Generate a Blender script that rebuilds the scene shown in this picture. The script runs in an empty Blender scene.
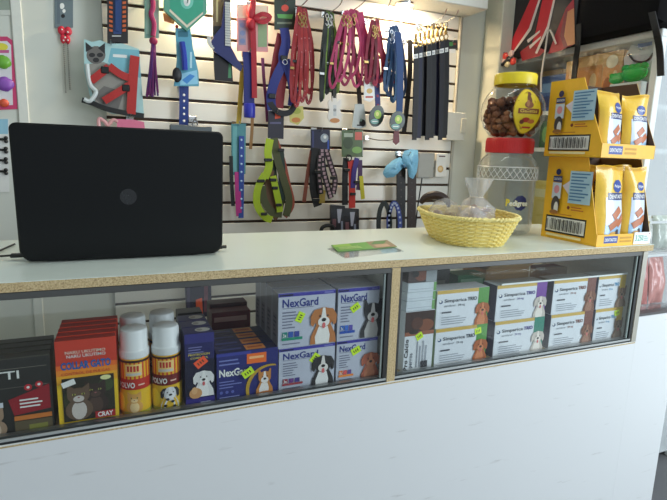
import bpy, bmesh, math, random
from mathutils import Vector, Matrix
random.seed(7)
SC = bpy.context.scene
COL = SC.collection
R = math.radians
PI = math.pi

# ------------------------------------------------------------------ camera
CAM = Vector((0.0, -1.0166, 1.2364))
YAW, PITCH, ROLL, FOC = R(23.7802), R(10.5154), R(1.8805), 519.53
fwd = Vector((math.sin(YAW)*math.cos(PITCH), math.cos(YAW)*math.cos(PITCH), -math.sin(PITCH)))
_r = Vector((math.cos(YAW), -math.sin(YAW), 0))
_u = _r.cross(fwd)
rgt = math.cos(ROLL)*_r + math.sin(ROLL)*_u
upv = math.cos(ROLL)*_u - math.sin(ROLL)*_r
cam_data = bpy.data.cameras.new('camera')
cam_data.sensor_width = 36.0
cam_data.lens = FOC/667*36
cam_data.clip_start = 0.02
cam = bpy.data.objects.new('camera', cam_data)
cam.matrix_world = Matrix(((rgt.x, upv.x, -fwd.x, CAM.x), (rgt.y, upv.y, -fwd.y, CAM.y), (rgt.z, upv.z, -fwd.z, CAM.z), (0, 0, 0, 1)))
COL.objects.link(cam)
SC.camera = cam

def at(px, py, Y=None, Z=None, X=None):
    """world point of the photograph's pixel on one of the room's real planes"""
    d = fwd + rgt*((px-333.5)/FOC) - upv*((py-250)/FOC)
    if Y is not None: k = (Y-CAM.y)/d.y
    elif Z is not None: k = (Z-CAM.z)/d.z
    else: k = (X-CAM.x)/d.x
    return CAM + k*d

# ------------------------------------------------------------------ materials
def lin(c):
    return tuple(((v/255)/12.92 if v/255 <= .04045 else ((v/255+.055)/1.055)**2.4) for v in c) + (1.0,)
_mats = {}
def M(rgb, rough=.5, metal=0.0, var=.06, scale=60, bump=0.0, coat=0.0, trans=0.0):
    key = (tuple(rgb), rough, metal, var, scale, bump, coat, trans)
    if key in _mats: return _mats[key]
    m = bpy.data.materials.new('material_%d_%d_%d' % tuple(rgb)); m.use_nodes = True
    nt = m.node_tree; p = nt.nodes['Principled BSDF']
    c = lin(rgb)
    p.inputs['Roughness'].default_value = rough
    p.inputs['Metallic'].default_value = metal
    if coat: p.inputs['Coat Weight'].default_value = coat
    tc = nt.nodes.new('ShaderNodeTexCoord')
    no = nt.nodes.new('ShaderNodeTexNoise'); no.inputs['Scale'].default_value = scale; no.inputs['Detail'].default_value = 3
    nt.links.new(tc.outputs['Object'], no.inputs['Vector'])
    mx = nt.nodes.new('ShaderNodeMix'); mx.data_type = 'RGBA'
    mx.inputs['A'].default_value = tuple(v*(1-var) for v in c[:3])+(1,)
    mx.inputs['B'].default_value = tuple(min(1, v*(1+var)) for v in c[:3])+(1,)
    nt.links.new(no.outputs['Fac'], mx.inputs['Factor'])
    nt.links.new(mx.outputs['Result'], p.inputs['Base Color'])
    if bump:
        b = nt.nodes.new('ShaderNodeBump'); b.inputs['Strength'].default_value = bump; b.inputs['Distance'].default_value = .002
        nt.links.new(no.outputs['Fac'], b.inputs['Height']); nt.links.new(b.outputs['Normal'], p.inputs['Normal'])
    _mats[key] = m
    return m

def glassy(name, tint, refl=1.0, rough=.02, ior=1.45, wrinkle=0.0, haze=0.0, haze_col=(235, 235, 235)):
    m = bpy.data.materials.new(name); m.use_nodes = True
    nt = m.node_tree; nt.nodes.clear()
    out = nt.nodes.new('ShaderNodeOutputMaterial')
    tr = nt.nodes.new('ShaderNodeBsdfTransparent'); tr.inputs['Color'].default_value = tuple(tint)+(1,)
    gl = nt.nodes.new('ShaderNodeBsdfGlossy'); gl.inputs['Roughness'].default_value = rough
    gl.inputs['Color'].default_value = (refl, refl, refl, 1)
    fr = nt.nodes.new('ShaderNodeLayerWeight'); fr.inputs['Blend'].default_value = .5
    pw = nt.nodes.new('ShaderNodeMath'); pw.operation = 'POWER'; pw.inputs[1].default_value = 4.0
    nt.links.new(fr.outputs['Facing'], pw.inputs[0])
    f0 = ((ior-1)/(ior+1))**2
    ma = nt.nodes.new('ShaderNodeMath'); ma.operation = 'MULTIPLY_ADD'; ma.inputs[1].default_value = (1-f0)*.8; ma.inputs[2].default_value = f0
    nt.links.new(pw.outputs[0], ma.inputs[0])
    mx = nt.nodes.new('ShaderNodeMixShader')
    nt.links.new(ma.outputs[0], mx.inputs[0]); nt.links.new(tr.outputs[0], mx.inputs[1]); nt.links.new(gl.outputs[0], mx.inputs[2])
    last = mx
    if haze:
        df = nt.nodes.new('ShaderNodeBsdfDiffuse'); df.inputs['Color'].default_value = lin(haze_col)
        m2 = nt.nodes.new('ShaderNodeMixShader'); m2.inputs[0].default_value = haze
        nt.links.new(mx.outputs[0], m2.inputs[1]); nt.links.new(df.outputs[0], m2.inputs[2]); last = m2
    if wrinkle:
        tc = nt.nodes.new('ShaderNodeTexCoord'); no = nt.nodes.new('ShaderNodeTexNoise'); no.inputs['Scale'].default_value = 70
        nt.links.new(tc.outputs['Object'], no.inputs['Vector'])
        b = nt.nodes.new('ShaderNodeBump'); b.inputs['Strength'].default_value = wrinkle; b.inputs['Distance'].default_value = .01
        nt.links.new(no.outputs['Fac'], b.inputs['Height'])
        nt.links.new(b.outputs['Normal'], gl.inputs['Normal']); nt.links.new(b.outputs['Normal'], fr.inputs['Normal'])
    nt.links.new(last.outputs[0], out.inputs[0])
    return m

GLASS = glassy('case_glass', (.975, .99, .985))
CLEAR = glassy('clear_plastic', (.96, .96, .96), ior=1.35, rough=.06)
JARP = glassy('jar_plastic', (.93, .94, .93), ior=1.4, rough=.05, haze=.07)
CELLO = glassy('cellophane', (.96, .96, .96), ior=1.5, rough=.12, wrinkle=.8, haze=.26)

def emit(name, rgb, s):
    m = bpy.data.materials.new(name); m.use_nodes = True
    nt = m.node_tree; nt.nodes.clear()
    o = nt.nodes.new('ShaderNodeOutputMaterial'); e = nt.nodes.new('ShaderNodeEmission')
    e.inputs[0].default_value = lin(rgb); e.inputs[1].default_value = s
    nt.links.new(e.outputs[0], o.inputs[0]); return m

def chipboard():
    m = bpy.data.materials.new('raw_chipboard'); m.use_nodes = True
    nt = m.node_tree; p = nt.nodes['Principled BSDF']; p.inputs['Roughness'].default_value = .8
    tc = nt.nodes.new('ShaderNodeTexCoord')
    n = nt.nodes.new('ShaderNodeTexNoise'); n.inputs['Scale'].default_value = 330; n.inputs['Detail'].default_value = 4
    nt.links.new(tc.outputs['Object'], n.inputs['Vector'])
    r = nt.nodes.new('ShaderNodeValToRGB')
    r.color_ramp.elements[0].position = .3; r.color_ramp.elements[0].color = lin((150, 124, 88))
    r.color_ramp.elements[1].position = .68; r.color_ramp.elements[1].color = lin((214, 194, 152))
    e = r.color_ramp.elements.new(.48); e.color = lin((194, 170, 126))
    nt.links.new(n.outputs['Fac'], r.inputs[0]); nt.links.new(r.outputs[0], p.inputs['Base Color'])
    return m
def painted_panel():
    m = bpy.data.materials.new('white_melamine_panel'); m.use_nodes = True
    nt = m.node_tree; p = nt.nodes['Principled BSDF']; p.inputs['Roughness'].default_value = .42
    tc = nt.nodes.new('ShaderNodeTexCoord'); mp = nt.nodes.new('ShaderNodeMapping'); mp.inputs['Scale'].default_value = (2.0, 1, 14)
    mp.inputs['Rotation'].default_value = (0, .12, 0)
    nt.links.new(tc.outputs['Object'], mp.inputs[0])
    n = nt.nodes.new('ShaderNodeTexNoise'); n.inputs['Scale'].default_value = 3.2; n.inputs['Detail'].default_value = 6
    nt.links.new(mp.outputs[0], n.inputs['Vector'])
    r = nt.nodes.new('ShaderNodeValToRGB')
    r.color_ramp.elements[0].position = .27; r.color_ramp.elements[0].color = lin((196, 196, 194))
    r.color_ramp.elements[1].position = .36; r.color_ramp.elements[1].color = lin((226, 228, 228))
    nt.links.new(n.outputs['Fac'], r.inputs[0]); nt.links.new(r.outputs[0], p.inputs['Base Color'])
    return m
CHIP = chipboard()
PANEL = painted_panel()
WHITE = M((228, 228, 222), .45)
LAMIN = M((230, 238, 228), .3, var=.03, scale=8)
WALLM = M((214, 216, 206), .75, var=.02, scale=10)
SLAT = M((224, 222, 214), .5, var=.03, scale=8)
GROOVE = M((70, 52, 40), .8)
ALU = M((150, 152, 152), .35, .8)
DARKALU = M((92, 92, 90), .4, .6)
GLARE = glassy('added_glare_pane', (.95, .97, .97), haze=.35, haze_col=(236, 240, 242))  # white haze for the added pane that catches the door light
CHROME = M((205, 205, 205), .2, 1.0)
BLACK = M((20, 22, 23), .5)
PAPER = M((235, 235, 230), .7)

# ------------------------------------------------------------------ mesh builder
class MB:
    def __init__(s): s.v = []; s.f = []; s.mi = []; s.mats = []
    def k(s, mat):
        if mat not in s.mats: s.mats.append(mat)
        return s.mats.index(mat)
    def add(s, verts, faces, mat):
        b = len(s.v); i = s.k(mat)
        s.v += [tuple(v) for v in verts]
        for f in faces: s.f.append(tuple(b+j for j in f)); s.mi.append(i)
    def box(s, x0, x1, y0, y1, z0, z1, mat, bev=0.0, seg=1):
        if bev <= 0:
            s.add([(x, y, z) for x in (x0, x1) for y in (y0, y1) for z in (z0, z1)],
                  [(0, 1, 3, 2), (4, 6, 7, 5), (0, 4, 5, 1), (2, 3, 7, 6), (0, 2, 6, 4), (1, 5, 7, 3)], mat)
            return
        bm = bmesh.new()
        bmesh.ops.create_cube(bm, size=1)
        for v in bm.verts:
            v.co = Vector((x0+(v.co.x+.5)*(x1-x0), y0+(v.co.y+.5)*(y1-y0), z0+(v.co.z+.5)*(z1-z0)))
        bmesh.ops.bevel(bm, geom=bm.edges[:], offset=bev, segments=seg, affect='EDGES', profile=.5)
        bm.verts.index_update()
        s.add([v.co.copy() for v in bm.verts], [[v.index for v in f.verts] for f in bm.faces], mat)
        bm.free()
    def prism(s, pts, y0, y1, mat, axis='y'):
        n = len(pts)
        if axis == 'y': a = [(p[0], y0, p[1]) for p in pts]; b = [(p[0], y1, p[1]) for p in pts]
        elif axis == 'x': a = [(y0, p[0], p[1]) for p in pts]; b = [(y1, p[0], p[1]) for p in pts]
        else: a = [(p[0], p[1], y0) for p in pts]; b = [(p[0], p[1], y1) for p in pts]
        s.add(a+b, [tuple(range(n)), tuple(range(2*n-1, n-1, -1))]+[(i, (i+1) % n, n+(i+1) % n, n+i) for i in range(n)], mat)
    def tube(s, pts, r, mat, n=6, closed=False, taper=None):
        pts = [Vector(p) for p in pts]; N = len(pts); rings = []
        for i, p in enumerate(pts):
            a = pts[(i-1) % N] if (closed or i > 0) else p
            b = pts[(i+1) % N] if (closed or i < N-1) else p
            t = (b-a)
            t = t.normalized() if t.length > 1e-9 else Vector((0, 0, 1))
            ref = Vector((0, 1, 0)) if abs(t.y) < .9 else Vector((1, 0, 0))
            e1 = t.cross(ref).normalized(); e2 = t.cross(e1)
            rr = r*(taper(i/(N-1)) if taper else 1)
            rings.append([p+e1*math.cos(2*PI*j/n)*rr+e2*math.sin(2*PI*j/n)*rr for j in range(n)])
        f = []
        for i in range(N if closed else N-1):
            for j in range(n):
                f.append((i*n+j, i*n+(j+1) % n, ((i+1) % N)*n+(j+1) % n, ((i+1) % N)*n+j))
        if not closed: f += [tuple(range(n)), tuple(range((N-1)*n, N*n))]
        s.add([v for rg in rings for v in rg], f, mat)
    def ribbon(s, pts, w, mat, th=.0022, closed=False, twist=0.0, stripe=None, wob=0.0):
        """flat strap swept along pts, broad side to the front, turning by `twist` radians along its length"""
        pts = [Vector(p) for p in pts]; N = len(pts); vs = []
        for i, p in enumerate(pts):
            a = pts[(i-1) % N] if (closed or i > 0) else p
            b = pts[(i+1) % N] if (closed or i < N-1) else p
            t = (b-a); t = t.normalized() if t.length > 1e-9 else Vector((0, 0, 1))
            yy = Vector((0, 1, 0)); e = t.cross(yy)
            e = e.normalized() if e.length > .05 else Vector((1, 0, 0))
            q = Matrix.Rotation(twist*(i/max(1, N-1))+wob*math.sin(i*1.1), 3, t); e = q @ e
            nrm = t.cross(e).normalized()
            vs += [p+e*w/2-nrm*th/2, p+e*w/2+nrm*th/2, p-e*w/2+nrm*th/2, p-e*w/2-nrm*th/2]
        f = []; L = N if closed else N-1
        for i in range(L):
            j = (i+1) % N
            for q in range(4): f.append((i*4+q, i*4+(q+1) % 4, j*4+(q+1) % 4, j*4+q))
        if not closed: f += [(0, 1, 2, 3), ((N-1)*4, (N-1)*4+3, (N-1)*4+2, (N-1)*4+1)]
        s.add(vs, f, mat)
        if stripe:   # woven spots down both faces
            for i in range(0, N-1, 2):
                m = (pts[i]+pts[i+1])/2
                s.box(m.x-w*.22, m.x+w*.22, m.y-th*.5-.0008, m.y+th*.5+.0008, m.z-w*.22, m.z+w*.22, stripe)
    def lathe(s, prof, mat, n=40, c=(0, 0, 0), cap=False, sx=1, sy=1):
        vs = []; N = len(prof)
        for r, z in prof:
            for j in range(n):
                a = 2*PI*j/n; vs.append((c[0]+r*math.cos(a)*sx, c[1]+r*math.sin(a)*sy, c[2]+z))
        f = [(i*n+j, i*n+(j+1) % n, (i+1)*n+(j+1) % n, (i+1)*n+j) for i in range(N-1) for j in range(n)]
        if cap: f += [tuple(range(n)), tuple(range((N-1)*n, N*n))]
        s.add(vs, f, mat)
    def ball(s, c, r, mat, n=12, sx=1, sy=1, sz=1, jit=0.0):
        prof = [(max(1e-5, math.sin(PI*i/n)), -math.cos(PI*i/n)) for i in range(n+1)]
        vs = []; m = n+2
        for rr, z in prof:
            for j in range(m):
                a = 2*PI*j/m; q = 1+random.uniform(-jit, jit)
                vs.append((c[0]+r*rr*math.cos(a)*sx*q, c[1]+r*rr*math.sin(a)*sy*q, c[2]+r*z*sz*q))
        s.add(vs, [(i*m+j, i*m+(j+1) % m, (i+1)*m+(j+1) % m, (i+1)*m+j) for i in range(n) for j in range(m)], mat)
    def build(s, name, parent=None, loc=None, rz=0.0, ang=35):
        me = bpy.data.meshes.new(name)
        me.from_pydata(s.v, [], s.f)
        for m in s.mats: me.materials.append(m)
        me.polygons.foreach_set('material_index', s.mi)
        bm = bmesh.new(); bm.from_mesh(me); bmesh.ops.recalc_face_normals(bm, faces=bm.faces[:]); bm.to_mesh(me); bm.free()
        me.polygons.foreach_set('use_smooth', [True]*len(me.polygons))
        me.set_sharp_from_angle(angle=R(ang))
        me.update()
        o = bpy.data.objects.new(name, me); COL.objects.link(o)
        if parent is not None: o.parent = parent
        if loc is not None: o.location = loc
        if rz: o.rotation_euler = (0, 0, rz)
        return o

def tag(o, label, cat, group=None, kind=None):
    o['label'] = label; o['category'] = cat
    if group: o['group'] = group
    if kind: o['kind'] = kind
    return o
def thing(name, label, cat, loc=(0, 0, 0), rz=0.0, group=None):
    o = bpy.data.objects.new(name, None); COL.objects.link(o); o.empty_display_size = .03
    o.location = loc; o.rotation_euler = (0, 0, rz)
    return tag(o, label, cat, group)
def struct(o): o['kind'] = 'structure'; return o
def dup(root, loc, label, rz=None):
    r = root.copy(); COL.objects.link(r); r.location = loc; r['label'] = label
    if rz is not None: r.rotation_euler = (0, 0, rz)
    for ch in list(root.children):
        c = ch.copy(); COL.objects.link(c); c.parent = r
        for g in list(ch.children):
            d = g.copy(); COL.objects.link(d); d.parent = c
    return r
def smooth(pts, n=6, closed=False):
    pts = [Vector(p) for p in pts]; N = len(pts); out = []
    for i in range(N if closed else N-1):
        g = lambda j: pts[j % N] if closed else pts[max(0, min(N-1, j))]
        p0, p1, p2, p3 = g(i-1), g(i), g(i+1), g(i+2)
        for k in range(n):
            t = k/n
            out.append(.5*((2*p1)+(p2-p0)*t+(2*p0-5*p1+4*p2-p3)*t*t+(3*p1-p0-3*p2+p3)*t**3))
    if not closed: out.append(pts[-1])
    return out

# ------------------------------------------------------------------ printing on surfaces
_tx = {}
def text_geo(t, bold=0.0):
    if (t, bold) in _tx: return _tx[(t, bold)]
    cu = bpy.data.curves.new('lettering', 'FONT'); cu.body = t; cu.resolution_u = 2; cu.offset = bold
    ob = bpy.data.objects.new('lettering', cu); COL.objects.link(ob)
    bpy.context.view_layer.update()
    dg = bpy.context.evaluated_depsgraph_get(); ev = ob.evaluated_get(dg); me = ev.to_mesh()
    v = [(a.co.x, a.co.y) for a in me.vertices]; f = [tuple(p.vertices) for p in me.polygons]
    ev.to_mesh_clear(); bpy.data.objects.remove(ob); bpy.data.curves.remove(cu)
    _tx[(t, bold)] = (v, f); return v, f
class Print:
    """lays printed shapes on a surface; fn(u, v, layer) gives the 3D point"""
    def __init__(s, mb, fn, sub=1): s.mb = mb; s.fn = fn; s.l = 1; s.sub = sub
    def rect(s, u0, v0, u1, v1, mat, rot=0.0):
        n = s.sub; cu, cv = (u0+u1)/2, (v0+v1)/2; vs = []
        for i in range(n+1):
            for j in range(n+1):
                u = u0+(u1-u0)*i/n-cu; v = v0+(v1-v0)*j/n-cv
                vs.append(s.fn(cu+u*math.cos(rot)-v*math.sin(rot), cv+u*math.sin(rot)+v*math.cos(rot), s.l))
        s.mb.add(vs, [(i*(n+1)+j, (i+1)*(n+1)+j, (i+1)*(n+1)+j+1, i*(n+1)+j+1) for i in range(n) for j in range(n)], mat); s.l += 1
    def ell(s, cu, cv, a, b, mat, rot=0.0, n=18, lobes=0, lob=0.0):
        rings = max(1, s.sub//2) ; vs = [s.fn(cu, cv, s.l)]
        for k in range(1, rings+1):
            for j in range(n):
                t = 2*PI*j/n; q = k/rings*(1+(lob*math.cos(lobes*t) if lobes else 0))
                u, v = a*q*math.cos(t), b*q*math.sin(t)
                vs.append(s.fn(cu+u*math.cos(rot)-v*math.sin(rot), cv+u*math.sin(rot)+v*math.cos(rot), s.l))
        f = [(0, 1+j, 1+(j+1) % n) for j in range(n)]
        for k in range(rings-1):
            f += [(1+k*n+j, 1+k*n+(j+1) % n, 1+(k+1)*n+(j+1) % n, 1+(k+1)*n+j) for j in range(n)]
        s.mb.add(vs, f, mat); s.l += 1
    def poly(s, pts, mat):
        s.mb.add([s.fn(u, v, s.l) for u, v in pts], [tuple(range(len(pts)))], mat); s.l += 1
    def text(s, t, u, v, h, mat, w=None, bold=.012, rot=0.0, center=False):
        vs, f = text_geo(t, bold); 
        x0 = min(a[0] for a in vs); x1 = max(a[0] for a in vs); y0 = 0; y1 = max(a[1] for a in vs)
        sy = h/max(1e-6, y1-y0); sx = sy if w is None else w/(x1-x0)
        off = -(x1-x0)*sx/2 if center else 0
        out = []
        for a, b in vs:
            p, q = (a-x0)*sx+off, b*sy
            out.append(s.fn(u+p*math.cos(rot)-q*math.sin(rot), v+p*math.sin(rot)+q*math.cos(rot), s.l))
        s.mb.add(out, f, mat); s.l += 1
    def lines(s, u0, v1, w, n, gap, h, mat, seed=0):   # fine print too small to read
        rr = random.Random(seed)
        for i in range(n):
            s.rect(u0, v1-i*gap-h, u0+w*rr.uniform(.55, 1), v1-i*gap, mat); s.l -= 1
        s.l += 1
    def dog(s, cu, cv, h, fur, chest, ear='flop', muz=None, patch=None, tongue=True, body=True):
        """a printed dog portrait h tall, centred on cu with its base at cv"""
        dk = M((28, 22, 20), .5)
        muz = muz or chest
        H2 = abs(h)
        if body:
            sh = lambda k, top: [(cu-k*H2, cv), (cu+k*H2, cv), (cu+k*.92*H2, cv+.22*h), (cu+k*.62*H2, cv+.42*h), (cu+.14*H2, cv+top*h), (cu-.14*H2, cv+top*h), (cu-k*.66*H2, cv+.40*h), (cu-k*.95*H2, cv+.20*h)]
            s.poly(sh(.34, .58), fur); s.poly([(cu-.20*H2, cv), (cu+.15*H2, cv), (cu+.17*H2, cv+.2*h), (cu+.10*H2, cv+.46*h), (cu-.02*H2, cv+.5*h), (cu-.12*H2, cv+.44*h), (cu-.22*H2, cv+.18*h)], chest)
        if ear == 'point':
            for sg in (-1, 1): s.poly([(cu+sg*.09*h, cv+.74*h), (cu+sg*.25*h, cv+.70*h), (cu+sg*.25*h, cv+1.0*h), (cu+sg*.2*h, cv+1.0*h)], patch or fur)
        s.ell(cu, cv+.66*h, .25*h, .25*h, fur)
        if ear == 'flop':
            for sg in (-1, 1): s.poly([(cu+sg*.12*H2, cv+.88*h), (cu+sg*.24*H2, cv+.86*h), (cu+sg*.34*H2, cv+.70*h), (cu+sg*.33*H2, cv+.50*h), (cu+sg*.27*H2, cv+.44*h), (cu+sg*.21*H2, cv+.56*h), (cu+sg*.19*H2, cv+.74*h)], patch or fur)
        s.poly([(cu-.03*H2, cv+.9*h), (cu+.03*H2, cv+.9*h), (cu+.07*H2, cv+.64*h), (cu-.07*H2, cv+.64*h)], muz)
        s.ell(cu, cv+.55*h, .15*h, .13*h, muz)
        for sg in (-1, 1): s.ell(cu+sg*.10*h, cv+.70*h, .024*h, .022*h, dk, n=8); s.l -= 1
        s.l += 1
        s.ell(cu, cv+.60*h, .06*h, .045*h, dk, n=10)
        if tongue: s.ell(cu, cv+.46*h, .045*h, .075*h, M((214, 104, 104), .5), n=10)
    def cat(s, cu, cv, h, fur, chest):
        dk = M((24, 22, 22), .5)
        s.ell(cu, cv+.28*h, .33*h, .30*h, fur); s.ell(cu, cv+.26*h, .18*h, .26*h, chest)
        for sg in (-1, 1): s.poly([(cu+sg*.04*h, cv+.85*h), (cu+sg*.27*h, cv+.7*h), (cu+sg*.26*h, cv+1.0*h)], fur)
        s.ell(cu, cv+.68*h, .27*h, .22*h, fur); s.ell(cu, cv+.59*h, .13*h, .09*h, chest)
        for sg in (-1, 1):
            s.ell(cu+sg*.11*h, cv+.72*h, .04*h, .03*h, M((190, 190, 90), .4), n=10); s.ell(cu+sg*.11*h, cv+.72*h, .02*h, .035*h, dk, n=8)
        s.ell(cu, cv+.63*h, .03*h, .02*h, M((150, 90, 90), .5), n=8)
EPS = .00018
def front(mb, x0, y, z0): return Print(mb, lambda u, v, l: (x0+u, y-l*EPS, z0+v))
def leftside(mb, x, y1, z0): return Print(mb, lambda u, v, l: (x-l*EPS, y1-u, z0+v))
def topface(mb, x0, y0, z): return Print(mb, lambda u, v, l: (x0+u, y0+v, z+l*EPS))
ORD = ['front', 'second', 'third', 'fourth', 'fifth', 'sixth', 'seventh']

LAMP_W, FILL_W, FRONT, WORLD, DOOR_W, EXPO = 10.0, 4.5, .45, .80, 58.0, 0.0

# ================================================================== THE SETTING
YS = 1.0314
def sbox(name, x0, x1, y0, y1, z0, z1, mat):
    mb = MB(); mb.box(x0, x1, y0, y1, z0, z1, mat); return struct(mb.build(name))
FLOORM = M((96, 96, 98), .5, var=.15, scale=6)
sbox('floor', -2.4, 2.42, -3.2, 1.17, -.05, 0.0, FLOORM)
sbox('pavement', 2.42, 14.0, -8, 9, -.07, -.02, M((214, 214, 210), .8, var=.1, scale=4))
sbox('ceiling', -2.4, 2.42, -3.2, 1.30, 2.62, 2.68, M((232, 232, 228), .8))
sbox('wall_back', -2.4, 2.42, YS+.02, YS+.14, 0, 2.62, WALLM)
sbox('wall_left', -2.52, -2.4, -3.2, YS+.14, 0, 2.62, WALLM)
sbox('wall_right', 2.30, 2.42, .27, YS+.02, 0, 2.62, WALLM)
# narrow upright batten left of the slats and the boxed-in column right of them
mb = MB(); mb.box(-.258, -.226, YS+.012, YS+.0205, 0, 2.62, M((222, 224, 216), .6), .003); struct(mb.build('trim_1'))
mb = MB(); mb.box(1.635, 1.742, YS-.10, YS+.02, 0, 2.62, M((206, 203, 184), .7), .004); struct(mb.build('trim_2'))

# slatted display panel: face boards with dark grooves between them
mb = MB()
gz = [1.7173-.0762*k for k in range(-1, 19)]
XL, XR = .013, 1.484
mb.box(XL, XR, YS+.008, YS+.0195, gz[-1]-.05, 1.853, GROOVE)
edges = [1.853]+gz+[gz[-1]-.06]
for a, b in zip(edges[:-1], edges[1:]):
    t = a-(.0055 if a != 1.853 else 0); bt = b+.0055
    if t-bt > .005: mb.box(XL, XR, YS, YS+.0085, bt, t, SLAT, .0012)
struct(mb.build('wall_back_slats'))
mb = MB(); mb.box(XR, XR+.012, YS-.006, YS+.0195, .3, 1.853, M((176, 172, 160), .5)); struct(mb.build('trim_3'))

# light soffit above the slats with two warm downlights
sof = MB(); sof.box(-.6, 1.515, .885, YS+.019, 1.856, 2.06, M((226, 224, 214), .6), .003)
struct(sof.build('trim_4'))
LAMPX = [(.40, 'warm downlight under the soffit above the collar cards'), (1.165, 'warm downlight under the soffit above the hanging dog leashes')]
for lx, lb in LAMPX:
    t = thing('downlight', lb, 'ceiling lamp', (lx, .983, 1.853), group='downlights under the soffit')
    mb = MB(); mb.lathe([(.030, -.004), (.038, -.004), (.040, .003), (.030, .003), (.030, -.004)], CHROME, 28); mb.build('lamp_ring', t)
    mb = MB(); mb.lathe([(.0001, -.002), (.0295, -.002), (.0295, .003)], emit('warm_lamp', (255, 214, 150), 24), 24); mb.build('lamp_lens', t)
    ld = bpy.data.lights.new('downlight_glow', 'AREA'); ld.shape = 'DISK'; ld.size = .06; ld.energy = LAMP_W
    ld.color = (1.0, .80, .52); lo = bpy.data.objects.new('downlight_glow', ld); COL.objects.link(lo)
    lo.location = (lx, .983, 1.846); lo.rotation_euler = (R(20), 0, 0)
# fill lamps added under the ceiling, without fittings, to brighten shop and counter
for i, (x, y) in enumerate(((-.2, -.9), (1.3, -1.6), (.7, .12))):
    ld = bpy.data.lights.new('added_ceiling_fill', 'AREA'); ld.shape = 'RECTANGLE'; ld.size = 1.15; ld.size_y = .12; ld.energy = FILL_W*(1.0 if i == 2 else FRONT)
    ld.color = (.93, 1.0, .96); lo = bpy.data.objects.new('added_ceiling_fill', ld); COL.objects.link(lo); lo.location = (x, y, 2.56)

# ================================================================== COUNTER
mb = MB()
mb.box(-.95, 1.492, .0006, .4553, .9822, .9999, CHIP)
top = mb.build('worktop')
tag(top, 'long white laminate counter worktop with raw chipboard edge above the glass case', 'worktop')
mb = MB(); mb.box(-.951, 1.493, -.0004, .4560, .9996, 1.0006, LAMIN); mb.build('laminate_sheet', top)

case = thing('display_case', 'white counter display case with glass front under the worktop', 'display case', (0, 0, 0))
mb = MB(); mb.box(-.95, 1.470, 0.0, .018, 0, .6935, PANEL); mb.build('front_panel', case)
mb = MB(); mb.box(-.95, 1.470, 0.0, .44, .6937, .7000, CHIP); mb.box(-.95, 1.470, -.0006, .0002, .6975, .7004, WHITE); mb.build('case_floor', case)['label'] = 'chipboard floor board with thin tan front edge'
def upright(x0, x1):
    mb = MB(); mb.box(x0, x1, .0, .0012, .6995, .981, CHIP); mb.box(x0, x1, .0012, .44, .7003, .981, WHITE); return mb
upright(.5985, .6205).build('divider', case)['label'] = 'chipboard divider between the two glass fronts'
up_ = upright(1.4505, 1.4695); up_.box(1.4503, 1.4697, -.0012, -.0001, .6995, .981, M((176, 172, 160), .4, .3)); up_.build('end_panel', case)['label'] = 'end panel with grey metal front edge'
upright(-.95, -.932).build('end_panel', case)
mb = MB(); mb.box(-.95, 1.4695, .425, .44, .02, .6935, WHITE); mb.build('back_panel', case)
def glazing(x0, x1):
    mb = MB()
    mb.box(x0, x1, .0015, .020, .9685, .9815, DARKALU, .001)
    mb.build('top_rail', case)
    mb = MB()
    mb.box(x0, x1, .0005, .0025, .7003, .7045, M((52, 56, 58), .4, .4)); mb.box(x0, x1, .0015, .0035, .7046, .7100, M((186, 190, 188), .4, .3))
    mb.box(x0, x1, .0025, .024, .7003, .7025, ALU)
    mb.box(x0, x1, .012, .024, .7025, .7105, ALU)
    mb.build('bottom_rail', case)
    mb = MB(); mb.box(x1-.010, x1-.0005, .0015, .020, .7105, .9683, M((58, 58, 58), .5, .4)); mb.build('side_channel', case)
    mb = MB(); mb.box(x0+.0005, x0+.006, .0015, .020, .7105, .9683, M((66, 66, 66), .5, .4)); mb.build('side_channel', case)
    g = MB(); g.box(x0+.007, x1-.016, .0060, .0100, .7030, .9680, GLASS); go = g.build('glass_pane', case)
    e = MB(); e.box(x1-.0158, x1-.0118, .0060, .0100, .7110, .9680, M((176, 190, 186), .25)); e.build('polished_edge', go)
glazing(-.93, .5975)
glazing(.6215, 1.4495)

# lower white cabinet that carries on past the right end of the case
mb = MB(); mb.box(1.4715, 1.676, .002, .50, 0, .778, PANEL, .002)
sc = mb.build('side_cabinet'); tag(sc, 'low white cabinet past the right end of the counter, holding clear treat bins', 'cabinet')
mb = MB(); mb.box(1.4725, 1.676, 0.0, .50, .7785, .786, M((84, 82, 82), .5)); mb.build('top_edge', sc)['label'] = 'dark grey top edge'

# ================================================================== LAPTOP
lap = thing('laptop', 'open black laptop seen from behind its lid on the white counter', 'laptop', (.038, .1585, 1.0008))
LB = M((13, 15, 16), .5, var=.2, scale=400, bump=.05)
LB.node_tree.nodes['Principled BSDF'].inputs['Specular IOR Level'].default_value = .22
def roundrect(w, z0, z1, rb, rt, n=7):
    pts = []
    for cx, cz, r, a0 in ((w/2-rb, z0+rb, rb, -90), (w/2-rt, z1-rt, rt, 0), (-w/2+rt, z1-rt, rt, 90), (-w/2+rb, z0+rb, rb, 180)):
        for i in range(n+1):
            a = R(a0+90*i/n); pts.append((cx+r*math.cos(a), cz+r*math.sin(a)))
    return pts
mb = MB()
o1 = roundrect(.401, .0030, .2745, .026, .013); o2 = roundrect(.395, .006, .2715, .024, .011)
n = len(o1)
va = [(x, -.0055, z) for x, z in o2]+[(x, -.002, z) for x, z in o1]+[(x, .004, z) for x, z in o1]
fa = [tuple(range(n))]+[(k*n+i, k*n+(i+1) % n, (k+1)*n+(i+1) % n, (k+1)*n+i) for k in (0, 1) for i in range(n)]+[tuple(range(3*n-1, 2*n-1, -1))]
mb.add(va, fa, LB)
lid = mb.build('lid', lap); lid.rotation_euler = (R(3.6), 0, 0)
mb = MB()
P = Print(mb, lambda u, v, l: (u, -.0055-l*.00012, v))
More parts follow.
